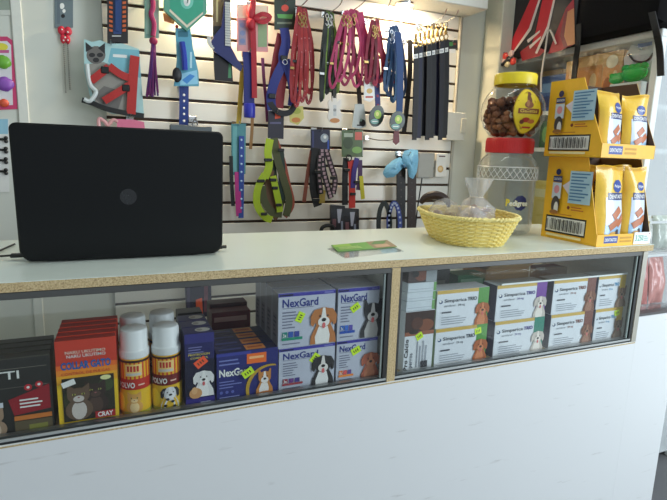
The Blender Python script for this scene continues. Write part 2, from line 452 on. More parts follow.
P.ell(.004, .134, .0165, .0165, M((12, 13, 14), .18), n=36)
P.text('hp', -.0075, .1265, .0185, M((34, 36, 38), .35), w=.0145, bold=.0)
mb.build('logo', lid)['label'] = 'dark glossy round logo'
mb = MB(); mb.box(-.186, .186, .0042, .0052, .018, .262, M((8, 9, 12), .15)); mb.build('screen', lid)
mb = MB(); mb.box(-.1925, .1925, .012, .258, .002, .020, LB, .004, 2)
base = mb.build('base', lap)
mb = MB()
for r_ in range(5):
    for c_ in range(14): mb.box(-.165+c_*.0235, -.165+c_*.0235+.0195, .05+r_*.021, .05+r_*.021+.0175, .0200, .0222, BLACK)
mb.build('keyboard', base)
mb = MB(); mb.tube([(-.15, .008, .013), (.15, .008, .013)], .0065, LB, 10); mb.build('hinge', lap)
for sx, x0, L, nm in ((-1, .193, .030, 'plug'), (1, .193, .016, 'usb_dongle')):
    mb = MB(); a, b = sorted((sx*x0, sx*(x0+L)))
    mb.box(a, b, .030, .046, .006, .0135, BLACK, .002)
    if sx < 0: mb.tube(smooth([(-.222, .038, .010), (-.25, .06, .006), (-.26, .12, .003), (-.24, .22, .003)]), .0022, BLACK)
    else: mb.tube([(.2085, .038, .010), (.218, .038, .010)], .0042, M((50, 52, 46), .4), 8)
    mb.build(nm, base)

# ================================================================== GOODS IN THE GLASS CASE
ZF = .7004
def carton(name, label, cat, x0, w, yf, d, z0, h, mat, draw=None, group=None, top_draw=None, side_draw=None, rz=0.0):
    mb = MB(); mb.box(-w/2, w/2, -d/2, d/2, 0, h, mat, .0008)
    if draw: draw(front(mb, -w/2, -d/2, 0), w, h)
    if top_draw: top_draw(topface(mb, -w/2, -d/2, h), w, d)
    if side_draw: side_draw(leftside(mb, -w/2, d/2, 0), d, h)
    o = mb.build(name, loc=(x0+w/2, yf+d/2, z0), rz=rz)
    return tag(o, label, cat, group)
def sticker(parent, x, y, z, w, h, rot, rgb, label):
    mb = MB(); c, s_ = math.cos(rot), math.sin(rot)
    pts = [(-w/2, -h/2), (w/2, -h/2), (w/2, h/2), (-w/2, h/2)]
    mb.prism([(x+a*c-b*s_, z+a*s_+b*c) for a, b in pts], y-.0012, y-.0006, M(rgb, .6))
    dk = M((60, 60, 30), .6)
    P = Print(mb, lambda u, v, l: (x+u*c-v*s_, y-.0012-l*EPS, z+u*s_+v*c))
    for i in range(3): P.rect(-w*.28+i*w*.22, -h*.18, -h*0-w*.28+i*w*.22+w*.09, h*.2, dk)
    o = mb.build('price_sticker', parent); o['label'] = label; return o
NEON, ORST = (206, 240, 40), (250, 92, 52)
inkW, inkK = M((236, 236, 232), .5), M((26, 24, 26), .5)

# --- dark packs with TTI lettering
def d_tti(P, w, h):
    P.rect(0, h*.985, w, h, M((74, 70, 60), .5))
    P.text('PETTI', -.0+w*.02, h*.735, h*.10, inkW, w=w*.58)
    P.rect(w*.02, h*.86, w*.95, h*.868, M((120, 116, 104), .5)); P.rect(w*.02, h*.62, w*.95, h*.626, M((110, 106, 96), .5))
    P.poly([(w*.44, h*.47), (w*.97, h*.62), (w*.97, h*.30), (w*.50, h*.26)], M((150, 30, 40), .5))
    for i, (a, b) in enumerate(((.70, .605), (.84, .63))): P.ell(w*a, h*b, w*.05, w*.05, M((188, 40, 50), .5)); P.ell(w*a, h*b, w*.02, w*.02, inkW)
    P.lines(w*.58, h*.46, w*.36, 3, h*.045, h*.02, inkW, 3)
    P.rect(w*.5, h*.19, w*.98, h*.25, M((206, 120, 50), .5))
    P.rect(w*.5, h*.0, w*.98, h*.18, M((96, 84, 60), .5)); P.rect(w*.68, h*.05, w*.92, h*.12, M((132, 130, 60), .5))
    P.cat(w*.24, h*.0, h*.42, M((164, 136, 112), .6), M((206, 184, 160), .6))
    P.rect(w*.03, h*.395, w*.38, h*.46, M((214, 218, 226), .5))
for i in range(4):
    carton('flea_collar_pack', ORD[i]+' dark brown pack in the leftmost row, '+('showing white TTI lettering and cats' if i == 0 else 'only its top edge showing'), 'pack', -.238, .128, .030+i*.0255, .024, ZF, .152+.001*i,
           M((44, 42, 38), .4), d_tti, 'dark packs in the left row')

# --- orange cat collar packs
def d_collar(P, w, h):
    P.rect(0, 0, w, h*.56, M((238, 196, 40), .45)); P.rect(0, h*.5, w, h*.62, M((240, 170, 40), .45)); P.rect(0, h*.66, w, h*.72, M((236, 110, 40), .45)); P.rect(0, h*.60, w, h*.665, M((240, 140, 40), .45))
    P.text('NARU UKUTIMO', w*.16, h*.845, h*.035, M((240, 220, 200), .5), w=w*.66)
    P.text('NARU UKUTIMO', w*.18, h*.80, h*.035, inkW, w=w*.64)
    P.text('COLLAR GATO', w*.08, h*.672, h*.085, M((24, 96, 170), .5), w=w*.82, bold=.04)
    P.text('CONTROL DE PULGAS', w*.08, h*.605, h*.03, M((200, 80, 30), .5), w=w*.8)
    P.rect(w*.08, h*.06, w*.94, h*.57, M((44, 40, 26), .5)); P.ell(w*.80, h*.45, w*.13, h*.08, M((60, 74, 40), .6)); P.ell(w*.2, h*.3, w*.10, h*.15, M((60, 62, 36), .6))
    P.cat(w*.62, h*.12, h*.40, M((58, 42, 36), .6), M((80, 60, 50), .6))
    P.cat(w*.34, h*.08, h*.42, M((104, 82, 64), .6), M((206, 196, 188), .6))
    P.ell(w*.80, h*.545, w*.09, h*.028, M((226, 226, 160), .5))
    P.rect(w*.08, h*.49, w*.30, h*.555, inkW, rot=.3)
    P.rect(w*.60, h*.07, w*.94, h*.15, M((170, 30, 34), .5)); P.text('CRAY', w*.64, h*.085, h*.055, inkW, w=w*.26, bold=.03)
def t_collar(P, w, d): P.rect(.001, .001, w-.001, d-.001, M((170, 42, 34), .5))
for i in range(5):
    carton('cat_collar_pack', ORD[i]+' orange cat collar pack beside the white capped cans'+(', showing two kittens' if i == 0 else ', only its red top showing'), 'pack', -.1015+.0015*i, .106, .030+i*.0235, .022, ZF, .174+.0015*i,
           M((206, 62, 40), .45), d_collar, 'orange cat collar packs', t_collar)

# --- powder cans
def make_can(kind, label, x, y):
    t = thing('powder_can', label, 'can', (x, y, ZF), group='white capped powder cans')
    r = .0288; mb = MB()
    base = M((232, 178, 42), .35)
    mb.lathe([(.0001, 0), (r-.001, 0), (r, .002), (r, .118), (r-.0015, .1195), (.0001, .1195)], base, 44)
    sh = -.35
    P = Print(mb, lambda u, v, l: ((r+l*EPS)*math.sin(u/r+sh), -(r+l*EPS)*math.cos(u/r+sh), v), 12)
    W2 = .05
    P.rect(-W2, .076, W2, .116, M((206, 66, 40), .4)); P.rect(-W2, .112, W2, .117, M((60, 28, 24), .4))
    P.rect(-W2, .055, W2, .078, M((112, 28, 26) if kind else (186, 46, 34), .4))
    P.rect(-.010, .084, .022, .109, M((240, 206, 130), .4))
    for i in range(4): P.rect(-.006+i*.006, .094, -.002+i*.006, .106, M((200, 60, 44), .4))
    P.rect(-.008, .086, .020, .091, M((206, 200, 190), .4))
    P.text('POLVO', -.026, .060, .0115, inkW, w=.034, bold=.03); P.rect(.014, .064, .026, .067, M((232, 190, 170), .5))
    P.rect(-W2, .0, W2, .055, M((226, 182, 44), .4)); P.rect(-W2, 0, W2, .008, M((176, 170, 60), .4))
    if kind == 0:
        P.cat(.006, .006, .046, M((216, 160, 84), .5), M((238, 206, 150), .5)); P.ell(-.02, .03, .01, .02, M((244, 210, 60), .4))
    else:
        P.ell(-.018, .028, .012, .02, M((240, 206, 60), .4))
        P.dog(.013, .003, .054, M((214, 214, 216), .5), M((230, 230, 230), .5), 'flop', patch=M((36, 34, 40), .5), tongue=False)
        for a, b in ((.004, .012), (.017, .02), (.020, .009), (.008, .026)): P.ell(a, b, .0032, .003, M((34, 32, 38), .5), n=9)
    mb.build('can_body', t)
    mb = MB()
    mb.lathe([(.0285, .1196), (.0290, .121), (.0290, .134), (.0272, .1365), (.0266, .138), (.0266, .171), (.0250, .1765), (.0225, .178), (.0001, .1785)], M((232, 234, 234), .35, var=.02), 44)
    for i in range(48):
        a = 2*PI*i/48; c, s_ = math.cos(a), math.sin(a)
        mb.box(.0288*c-.0004, .0288*c+.0004, .0288*s_-.0004, .0288*s_+.0004, .1225, .1332, M((232, 234, 234), .35, var=.02))
    mb.build('cap', t)['label'] = 'white plastic cap'
    return t
c0 = make_can(0, 'front powder can with a kitten on its label and white cap', .0385, .062)
c1 = make_can(1, 'front powder can with a spotted dog on its label and white cap', .1005, .062)
for i in (1,):
    dup(c0, (.0385+.002*i, .062+.085*i, ZF), ORD[i]+' powder can behind the kitten can, white cap showing')
    dup(c1, (.1005+.001*i, .062+.092*i, ZF), ORD[i]+' powder can behind the spotted dog can, white cap showing')

# --- tall dark blue cartons with a white dog
NAVY = M((36, 36, 92), .35)
def d_blue(P, w, h):
    P.rect(0, h*.87, w, h, M((52, 50, 120), .35)); P.rect(0, h*.14, w, h*.64, M((26, 26, 52), .4))
    P.lines(w*.12, h*.82, w*.7, 3, h*.035, h*.014, M((120, 120, 170), .5), 4)
    P.text('PROTECCION', w*.12, h*.70, h*.028, M((226, 206, 90), .5), w=w*.72); P.text('COMPLETA', w*.18, h*.655, h*.024, M((226, 206, 90), .5), w=w*.6)
    P.dog(w*.62, h*.12, h*.40, M((226, 224, 222), .6), M((240, 238, 234), .6), 'flop')
    P.ell(w*.34, h*.18, w*.22, h*.075, M((206, 150, 96), .6)); P.ell(w*.30, h*.22, w*.10, h*.05, M((220, 172, 120), .6))
    P.rect(0, 0, w, h*.11, M((54, 46, 128), .4)); P.rect(w*.5, h*.04, w*.85, h*.055, M((190, 190, 214), .5))
def t_blue(P, w, d):
    P.rect(.001, .001, w-.001, d-.001, M((46, 44, 100), .4)); P.ell(w*.66, d*.5, w*.26, d*.3, M((222, 218, 212), .6)); P.ell(w*.55, d*.5, w*.1, d*.16, M((180, 172, 164), .6))
for i in range(3):
    o = carton('blue_carton', ORD[i]+' tall navy carton beside the spotted dog can'+(', with a white dog and orange sticker' if i == 0 else ', only its top showing'), 'carton', .1345, .0605, .034+i*.0445, .043, ZF, .160,
               NAVY, d_blue, 'tall navy cartons', t_blue)
    if i == 0: sticker(o, .002, -.0215, .096, .026, .017, .62, ORST, 'orange price sticker')

# --- flat navy cartons with the orange corner flash
def d_nexb(P, w, h):
    P.rect(0, h*.93, w*.55, h*.99, M((60, 66, 150), .4)); P.rect(w*.48, h*.72, w*.80, h*.93, M((240, 112, 40), .4)); P.lines(w*.52, h*.87, w*.24, 1, h*.1, h*.05, M((255, 190, 130), .4), 2)
    P.lines(w*.04, h*.86, w*.36, 2, h*.08, h*.03, M((120, 130, 190), .5), 5)
    P.text('NexGard', w*.04, h*.52, h*.15, inkW, w=w*.50, bold=.03)
    P.lines(w*.04, h*.42, w*.36, 3, h*.06, h*.022, M((120, 128, 190), .5), 8)
    for i in range(3): P.ell(w*(.07+.09*i), h*.19, w*.025, w*.025, M((92, 102, 176), .5), n=12)
    P.lines(w*.04, h*.10, w*.42, 2, h*.05, h*.02, M((140, 146, 200), .5), 9)
    g = M((206, 166, 60), .35, .3); k = 22
    def arc(ro, ri, a0, a1):
        pts = [(w*.86+ro*math.cos(R(a0+(a1-a0)*i/k)), h*.18+ro*.98*math.sin(R(a0+(a1-a0)*i/k))) for i in range(k+1)]
        pts += [(w*.89+ri*math.cos(R(a1+(a0-a1)*i/k)), h*.16+ri*1.0*math.sin(R(a1+(a0-a1)*i/k))) for i in range(k+1)]
        return [(min(w*.998, max(0, a)), min(h*.998, max(.0008, b))) for a, b in pts]
    P.poly(arc(w*.40, w*.375, 78, 200), g)
    P.dog(w*.77, h*.06, h*.52, M((196, 128, 60), .6), M((236, 230, 224), .6), 'point', tongue=False)
    P.ell(w*.78, h*.06, w*.14, h*.05, M((188, 110, 44), .5))
def t_nexb(P, w, d):
    P.rect(.001, .001, w-.001, d-.001, M((34, 36, 84), .4)); P.rect(w*.48, d*.1, w*.80, d*.9, M((238, 150, 80), .45)); P.rect(w*.52, d*.4, w*.76, d*.6, M((200, 90, 40), .45))
    P.rect(w*.06, d*.35, w*.42, d*.6, M((84, 88, 150), .45))
for i in range(4):
    o = carton('navy_carton', ORD[i]+' flat navy carton left of the silver cartons'+(', gold arc and small dog' if i == 0 else ', orange flash on top'), 'carton', .199, .137, .032+i*.0385, .037, ZF, .110,
               M((40, 44, 112), .35), d_nexb, 'flat navy cartons', t_nexb)
    if i == 0: sticker(o, -.002, -.0245, .062, .026, .017, .55, NEON, 'neon yellow price sticker')

# --- silver cartons, two stacks of rows
SILV = M((198, 202, 216), .3, .15)
def d_nexs(acc, dog):
    def f(P, w, h):
        P.rect(0, h*.93, w, h*.998, M((66, 62, 158), .35)); P.rect(w*.02, h*.945, w*.25, h*.975, M((24, 26, 70), .4)); P.rect(w*.8, h*.945, w*.96, h*.975, M((120, 120, 190), .4))
        P.text('NexGard', w*.07, h*.745, h*.145, M((30, 44, 128), .4), w=w*.62, bold=.02)
        P.rect(w*.07, h*.72, w*.62, h*.728, M((96, 100, 130), .5))
        P.lines(w*.07, h*.66, w*.30, 6, h*.055, h*.02, M((110, 114, 136), .5), 12)
        for i in range(3): P.rect(w*(.07+.105*i), h*.20, w*(.155+.105*i), h*.30, M(acc[i], .4))
        P.rect(w*.06, h*.145, w*.42, h*.195, M(acc[3], .4)); P.text('3x', w*.08, h*.21, h*.07, inkW, w=w*.06)
        P.lines(w*.07, h*.09, w*.4, 1, h*.05, h*.018, M((110, 114, 136), .5), 12)
        dog(P, w, h)
    return f
def dogA(P, w, h): P.dog(w*.79, h*.02, h*.74, M((184, 116, 62), .6), M((236, 232, 226), .6), 'flop')
def dogB(P, w, h): P.dog(w*.84, h*.02, h*.74, M((44, 42, 46), .6), M((190, 186, 184), .6), 'point', muz=M((206, 200, 198), .6))
def dogC(P, w, h): P.dog(w*.78, h*.02, h*.80, M((36, 33, 34), .6), M((232, 230, 228), .6), 'flop', muz=M((226, 220, 214), .6))
def dogD(P, w, h): P.dog(w*.83, h*.02, h*.70, M((170, 92, 66), .6), M((204, 130, 96), .6), 'flop', tongue=False)
def s_nexs(P, d, h):
    P.rect(.001, .001, d-.001, h-.001, M((150, 152, 162), .3, .15)); P.rect(d*.2, h*.06, d*.8, h*.6, M((120, 122, 134), .35)); P.lines(d*.28, h*.55, d*.45, 5, h*.08, h*.03, M((80, 82, 96), .5), 2)
TEAL = ((30, 130, 120), (50, 90, 170), (60, 70, 150), (30, 140, 110)); VIO = ((40, 96, 180), (60, 110, 200), (90, 80, 170), (40, 80, 170))
RED = ((150, 50, 70), (110, 60, 130), (70, 60, 130), (160, 60, 70)); ORA = ((230, 120, 50), (220, 90, 90), (110, 80, 150), (240, 140, 60))
stacks = [('lower left', .3375, ZF, .1035, RED, dogC, 'with a black and white dog', (.018, .072, .9)),
          ('upper left', .3345, ZF+.1040, .128, TEAL, dogA, 'with a tan and white dog', (-.017, .070, 1.1)),
          ('lower right', .4785, ZF, .1045, ORA, dogD, 'with a brown curly dog', (-.004, .077, .45)),
          ('upper right', .4775, ZF+.1050, .1265, VIO, dogB, 'with a black pointed eared dog', (-.009, .079, .6))]
for nm, x, z, h, acc, dg, what, st in stacks:
    w = .1365 if 'left' in nm else .108
    for i in range(4):
        o = carton('silver_carton', ORD[i]+' silver carton of the '+nm+' stack '+(what if i == 0 else 'standing behind the front one'), 'carton', x, w, .032+i*.0475, .046, z, h,
                   SILV, d_nexs(acc, dg), 'silver cartons beside the divider', None, s_nexs)
        if i == 0: sticker(o, st[0], -.023, st[1], .024, .0165, st[2], NEON, 'neon yellow price sticker')

# --- right compartment: white and brown boxes by the divider
def d_proc(P, w, h):
    P.rect(0, h*.66, w, h*.995, M((60, 40, 34), .5)); P.ell(w*.70, h*.76, w*.28, h*.10, M((128, 76, 52), .6)); P.ell(w*.40, h*.80, w*.2, h*.10, M((84, 52, 40), .6))
    P.rect(0, h*.60, w, h*.665, M((150, 92, 66), .5)); P.ell(w*.3, h*.66, w*.16, h*.035, M((44, 30, 26), .5))
    P.text('Pro Calcio', w*.14, h*.03, w*.12, inkK, w=h*.52, rot=PI/2, bold=.02)
    P.text('perros', w*.30, h*.06, w*.08, M((90, 96, 110), .5), w=h*.25, rot=PI/2)
    for i in range(4): P.rect(w*(.44+.1*i), h*.06, w*(.47+.1*i), h*(.5-.08*(i % 2)), M((150, 156, 168), .5))
    P.rect(w*.60, h*.05, w*.82, h*.16, M((46, 46, 52), .5))
bx_ = carton('supplement_box', 'white box with brown photo and sideways lettering beside the divider', 'box', .663, .086, .034, .10, ZF, .158, M((218, 222, 226), .5), d_proc)
sticker(bx_, .0, -.05, .092, .020, .017, .5, NEON, 'neon yellow price sticker')
def d_flat(P, w, h): P.rect(w*.05, h*.3, w*.95, h*.34, M((150, 160, 172), .5)); P.rect(w*.9, .001, w*.998, h*.98, M((110, 160, 90), .5))
zz = ZF+.1585
for i, hh in enumerate((.0255, .0225, .024)):
    carton('flat_white_box', ['lowest', 'middle', 'topmost'][i]+' of the flat white boxes stacked beside the divider', 'box', .664+.001*i, .083, .036, .09, zz, hh-.0005, M((206, 214, 220), .5), d_flat, 'flat white boxes')
    zz += hh
def d_brn(P, w, h): P.ell(w*.45, h*.45, w*.22, h*.36, M((120, 66, 48), .6)); P.rect(w*.62, .001, w*.998, h*.98, M((150, 156, 160), .5)); P.ell(w*.25, h*.55, w*.12, h*.2, M((30, 22, 22), .6))
carton('dark_photo_box', 'small dark brown photo box lying on the flat white boxes', 'box', .665, .083, .036, .09, zz, .040, M((58, 38, 36), .5), d_brn)

# --- white tablet cartons, two high in four columns
def d_simp(strip, dog, ear, top):
    def f(P, w, h):
        P.rect(0, h*.905, w*.84, h*.998, M((204, 168, 78), .4)); P.rect(w*.79, 0, w, h*.998, M(strip, .4))
        P.ell(w*.075, h*.70, w*.035, w*.028, M((40, 70, 110), .4)); P.ell(w*.065, h*.715, w*.02, w*.016, inkW)
        P.text('Simparica', w*.14, h*.68, h*.088, M((56, 62, 74), .4), w=w*.42); P.text('TRIO', w*.58, h*.68, h*.095, M(top, .4), w=w*.18, bold=.03)
        P.text('sarolaner', w*.14, h*.565, h*.055, M((120, 126, 136), .5), w=w*.22); P.text('24 mg', w*.40, h*.565, h*.055, M(top, .5), w=w*.13)
        P.rect(w*.10, h*.40, w*.28, h*.44, M((70, 74, 84), .5))
        P.lines(w*.10, h*.30, w*.55, 4, h*.06, h*.02, M((150, 156, 166), .5), 21)
        P.dog(w*.88, h*.0, h*.66, M(dog, .6), M(tuple(min(255, c+36) for c in dog), .6), ear)
    return f
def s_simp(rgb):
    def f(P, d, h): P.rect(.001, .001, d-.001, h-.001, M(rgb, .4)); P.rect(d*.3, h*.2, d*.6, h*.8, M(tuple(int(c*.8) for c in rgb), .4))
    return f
cols = [(.7535, .166, (84, 150, 66), (176, 96, 50), 'flop', 'green striped', (70, 80, 90)), (.9445, .178, (110, 50, 150), (200, 190, 180), 'flop', 'purple striped', (70, 60, 140)),
        (1.1465, .168, (116, 62, 50), (120, 72, 48), 'flop', 'brown striped', (130, 70, 60)), (1.3235, .118, (208, 176, 60), (120, 92, 70), 'point', 'yellow striped', (40, 140, 190))]
for ci, (x, w, strip, dog, ear, nm, tp) in enumerate(cols):
    for lv in range(2):
        st = strip if not (ci == 1 and lv == 0) else (40, 130, 110)
        nmm = nm if not (ci == 1 and lv == 0) else 'teal striped'
        for k in range(1):
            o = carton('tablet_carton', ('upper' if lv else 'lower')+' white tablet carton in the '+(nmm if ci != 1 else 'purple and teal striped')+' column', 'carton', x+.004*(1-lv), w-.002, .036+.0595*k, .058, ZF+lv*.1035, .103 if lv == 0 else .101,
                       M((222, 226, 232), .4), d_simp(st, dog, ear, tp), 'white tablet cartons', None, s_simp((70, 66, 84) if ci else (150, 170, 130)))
            if k == 0 and ((ci == 0 and lv == 0) or (ci == 3 and lv == 0)): sticker(o, w*(.31 if ci == 0 else .28), -.029, .085, .021, .017, .2, NEON, 'neon yellow price sticker')
# loose sheet of glass lying on the tablet cartons
mb = MB(); mb.box(.955, 1.438, .034, .17, ZF+.2050, ZF+.2095, GLASS); mb.box(.955, 1.438, .0325, .034, ZF+.2050, ZF+.2095, M((236, 240, 238), .3)); mb.box(1.438, 1.4395, .0325, .17, ZF+.2050, ZF+.2095, M((236, 240, 238), .3))
tag(mb.build('glass_shelf'), 'loose glass sheet lying on top of the tablet cartons', 'glass shelf')
# things behind the tablet cartons
def stand(name, label, cat, x0, w, y, d, h, rgb, draw=None): return carton(name, label, cat, x0, w, y, d, ZF, h, M(rgb, .5), draw)
stand('dark_pouch_box', 'dark grey box standing behind the green striped tablet cartons', 'box', .76, .15, .20, .07, .215, (60, 58, 58), lambda P, w, h: P.rect(w*.1, h*.8, w*.9, h*.86, M((120, 116, 110), .5)))
stand('green_box', 'green box standing behind the tablet cartons', 'box', .925, .10, .18, .06, .20, (66, 140, 92), lambda P, w, h: P.rect(w*.1, h*.82, w*.9, h*.94, M((150, 196, 160), .5)))
stand('red_box', 'dark red box standing behind the brown striped cartons', 'box', 1.275, .10, .20, .06, .195, (120, 50, 56), lambda P, w, h: P.rect(w*.1, h*.8, w*.9, h*.9, M((190, 160, 150), .5)))
t = thing('cardboard_box', 'open brown cardboard box behind the tablet cartons', 'cardboard box', (1.135, .265, ZF))
CB = M((206, 158, 104), .8)
mb = MB(); mb.box(-.085, .085, -.055, -.052, 0, .203, CB); mb.box(-.085, .085, .052, .055, 0, .203, CB); mb.box(-.085, -.082, -.0519, .0519, 0, .203, CB); mb.box(.082, .085, -.0519, .0519, 0, .203, CB); mb.box(-.0819, .0819, -.0519, .0519, 0, .004, CB)
mb.build('box_walls', t)
mb = MB(); mb.add([(-.085, -.0555, .2035), (.085, -.0555, .2035), (.085, -.085, .226), (-.085, -.085, .226), (-.085, -.0535, .2035), (.085, -.0535, .2035), (.085, -.083, .227), (-.085, -.083, .227)], [(0, 1, 2, 3), (4, 5, 6, 7), (0, 1, 5, 4), (3, 2, 6, 7), (0, 3, 7, 4), (1, 2, 6, 5)], M((222, 180, 126), .8)); mb.build('flap', t)
mb = MB(); mb.add([(.0855, -.055, .2035), (.0855, .055, .2035), (.125, .055, .228), (.125, -.055, .228), (.0835, -.055, .2035), (.0835, .055, .2035), (.123, .055, .229), (.123, -.055, .229)], [(0, 1, 2, 3), (4, 5, 6, 7), (0, 1, 5, 4), (3, 2, 6, 7), (0, 3, 7, 4), (1, 2, 6, 5)], M((222, 180, 126), .8)); mb.build('flap', t)

# ================================================================== ON THE WORKTOP
ZT = 1.0008
# --- leaflet and clear sleeve
def flat_on_top(name, label, cat, px, z, th, mat, draw=None):
    pts = [at(a, b, Z=z) for a, b in px]; c = sum(pts, Vector())/len(pts); c.z = z
    mb = MB(); mb.prism([(p.x-c.x, p.y-c.y) for p in pts], 0, th, mat, axis='z')
    if draw: draw(mb, [p-c for p in pts], th)
    o = mb.build(name, loc=c); return tag(o, label, cat)
flat_on_top('plastic_sleeve', 'clear plastic sleeve lying flat on the worktop under the green leaflet', 'sleeve', [(327, 249), (345, 258.5), (404, 251.5), (386, 244)], ZT, .0015, CLEAR)
def d_leaf(mb, q, th):
    def b(u, v): return (q[3]*(1-u)+q[2]*u)*(1-v)+(q[0]*(1-u)+q[1]*u)*v
    P = Print(mb, lambda u, v, l: tuple(b(u, v)+Vector((0, 0, th+l*EPS))))
    P.rect(.02, .05, .60, .95, M((96, 166, 62), .4)); P.rect(.02, .6, .30, .95, M((150, 196, 80), .4)); P.rect(.60, .0, 1, 1, M((150, 128, 96), .45))
    P.poly([(.62, .55), (.75, .95), (.97, .9), (.85, .5)], M((70, 128, 60), .45)); P.rect(.66, .1, .9, .45, M((196, 160, 130), .45)); P.lines(.06, .5, .4, 3, .12, .05, M((206, 226, 150), .4), 5)
flat_on_top('leaflet', 'green leaflet with a brown photo lying on the worktop between laptop and basket', 'leaflet', [(331, 245.5), (387, 240.5), (397, 247), (338, 252)], ZT+.0018, .0012, M((110, 160, 80), .4), d_leaf)

# --- woven basket
BC = Vector((.958, .208, ZT)); BR = R(-18)
bk = thing('wicker_basket', 'small woven yellow wicker basket of wrapped treats in front of the big jar', 'basket', BC, BR)
def sell(a, b, t, e=2.7):
    c, s_ = math.cos(t), math.sin(t)
    return a*abs(c)**(2/e)*(1 if c >= 0 else -1), b*abs(s_)**(2/e)*(1 if s_ >= 0 else -1)
BH = .080
def brad(z): q = z/BH; return .088+.038*q**.85, .130+.040*q**.85
STK = 54; WIC = M((234, 210, 118), .6, var=.12, scale=90); WIC2 = M((242, 224, 146), .6, var=.12, scale=90)
mb = MB()
for r_ in range(15):
    z = .003+r_*(BH-.008)/14; a, b = brad(z); pts = []
    for i in range(STK*2):
        t = 2*PI*i/(STK*2); x, y = sell(a, b, t)
        o = .0024*(1 if ((i//1) % 4 in (0, 1)) ^ (r_ % 2) else -1)*(0.6 if i % 2 else 1)
        l = math.hypot(x, y); pts.append((x*(1+o/l), y*(1+o/l), z))
    mb.tube(pts, .0027, WIC if r_ % 2 else WIC2, 5, closed=True)
mb.build('woven_wall', bk)
mb = MB()
for i in range(STK):
    t = 2*PI*(i+.25)/STK; pts = []
    for k in range(6):
        z = BH*k/5; a, b = brad(z); x, y = sell(a, b, t); pts.append((x, y, z))
    mb.tube(pts, .0019, WIC, 5)
mb.build('stakes', bk)
mb = MB(); a, b = brad(BH)
for ph in (0, PI):
    pts = []
    for i in range(180):
        t = 2*PI*i/180; x, y = sell(a, b, t); l = math.hypot(x, y); o = .0035*math.cos(40*t/1+ph)
        pts.append((x*(1+o/l), y*(1+o/l), BH-.001+.0032*math.sin(40*t+ph)))
    mb.tube(pts, .0036, WIC2, 6, closed=True)
mb.build('braided_rim', bk)
mb = MB(); n = 40; a, b = brad(0); mb.prism([sell(a-.002, b-.002, 2*PI*i/n) for i in range(n)], .001, .005, WIC, axis='z'); mb.build('basket_floor', bk)
def inb(x, y, z): v = Matrix.Rotation(BR, 3, 'Z') @ Vector((x, y, 0)); return Vector((BC.x+v.x, BC.y+v.y, ZT+z))
def treat_bag(label, loc, r, sz, n, colr, seed, top=True):
    rr = random.Random(seed)
    t = thing('treat_bag', label, 'treat bag', loc, rr.uniform(0, 3), 'wrapped treats in the basket')
    mb = MB(); m = 26; k = 16; vs = []
    for i in range(k+1):
        q = i/k; z = q*sz
        prof = (math.sin(PI*min(1, q*1.25+.08))**.6 if q < .68 else .30+.45*(q-.68)/.32) if top else math.sin(PI*min(.995, max(.03, q)))**.55
        for j in range(m):
            a_ = 2*PI*j/m; w = 1+.10*math.sin(5*a_+i*.8+seed)+.07*math.sin(9*a_-i*1.3)+rr.uniform(-.06, .06)
            vs.append((r*prof*w*math.cos(a_), r*prof*w*math.sin(a_), z))
    mb.add(vs, [(i*m+j, i*m+(j+1) % m, (i+1)*m+(j+1) % m, (i+1)*m+j) for i in range(k) for j in range(m)]+[tuple(range(m))], CELLO)
    mb.build('clear_bag', t, ang=60)['label'] = 'crinkled clear cellophane'
    mb = MB()
    for i in range(n):
        a_ = rr.uniform(0, 2*PI); d = r*.66*math.sqrt(rr.random()); z = rr.uniform(.012, sz*(.50 if top else .62))
        mb.ball((d*math.cos(a_), d*math.sin(a_), z), rr.uniform(.009, .014), M(rr.choice(colr), .7), 5, rr.uniform(.8, 1.6), rr.uniform(.7, 1.2), rr.uniform(.5, .9), .12)
    o = mb.build('treats', t, ang=60); o['kind'] = 'stuff'
    if top:
        mb = MB(); mb.tube([(.33*r*math.cos(2*PI*i/14), .33*r*math.sin(2*PI*i/14), sz*.685) for i in range(14)], .0016, M((214, 206, 190), .5), 5, closed=True); mb.build('tie', t)
    return t
BRN = [(150, 96, 66), (176, 120, 84), (122, 76, 52), (196, 150, 112)]
treat_bag('tall tied cellophane bag of brown treats at the jar end of the basket', inb(.030, .008, .0065), .054, .172, 30, BRN, 3)
treat_bag('flat cellophane bag of pale treats at the left end of the basket', inb(-.040, .078, .0065), .050, .108, 20, [(190, 160, 128), (206, 182, 150), (150, 110, 80)], 5, False)
treat_bag('low cellophane bag of reddish treats at the near right of the basket', inb(-.012, -.078, .0065), .040, .100, 16, [(160, 84, 60), (190, 120, 90), (130, 80, 60)], 9, False)
mb = MB(); mb.tube(smooth([(-.045, 0, 0), (-.030, 0, .018), (0, 0, .026), (.030, 0, .016), (.042, 0, -.008)], 6), .010, M((52, 36, 32), .5), 8, taper=lambda t: .35+1.0*math.sin(PI*min(1, t*.9+.08)))
tag(mb.build('dog_chew', loc=inb(-.066, .095, .094), rz=R(-30)), 'dark brown curved dog chew on the pale treats in the basket', 'dog chew')

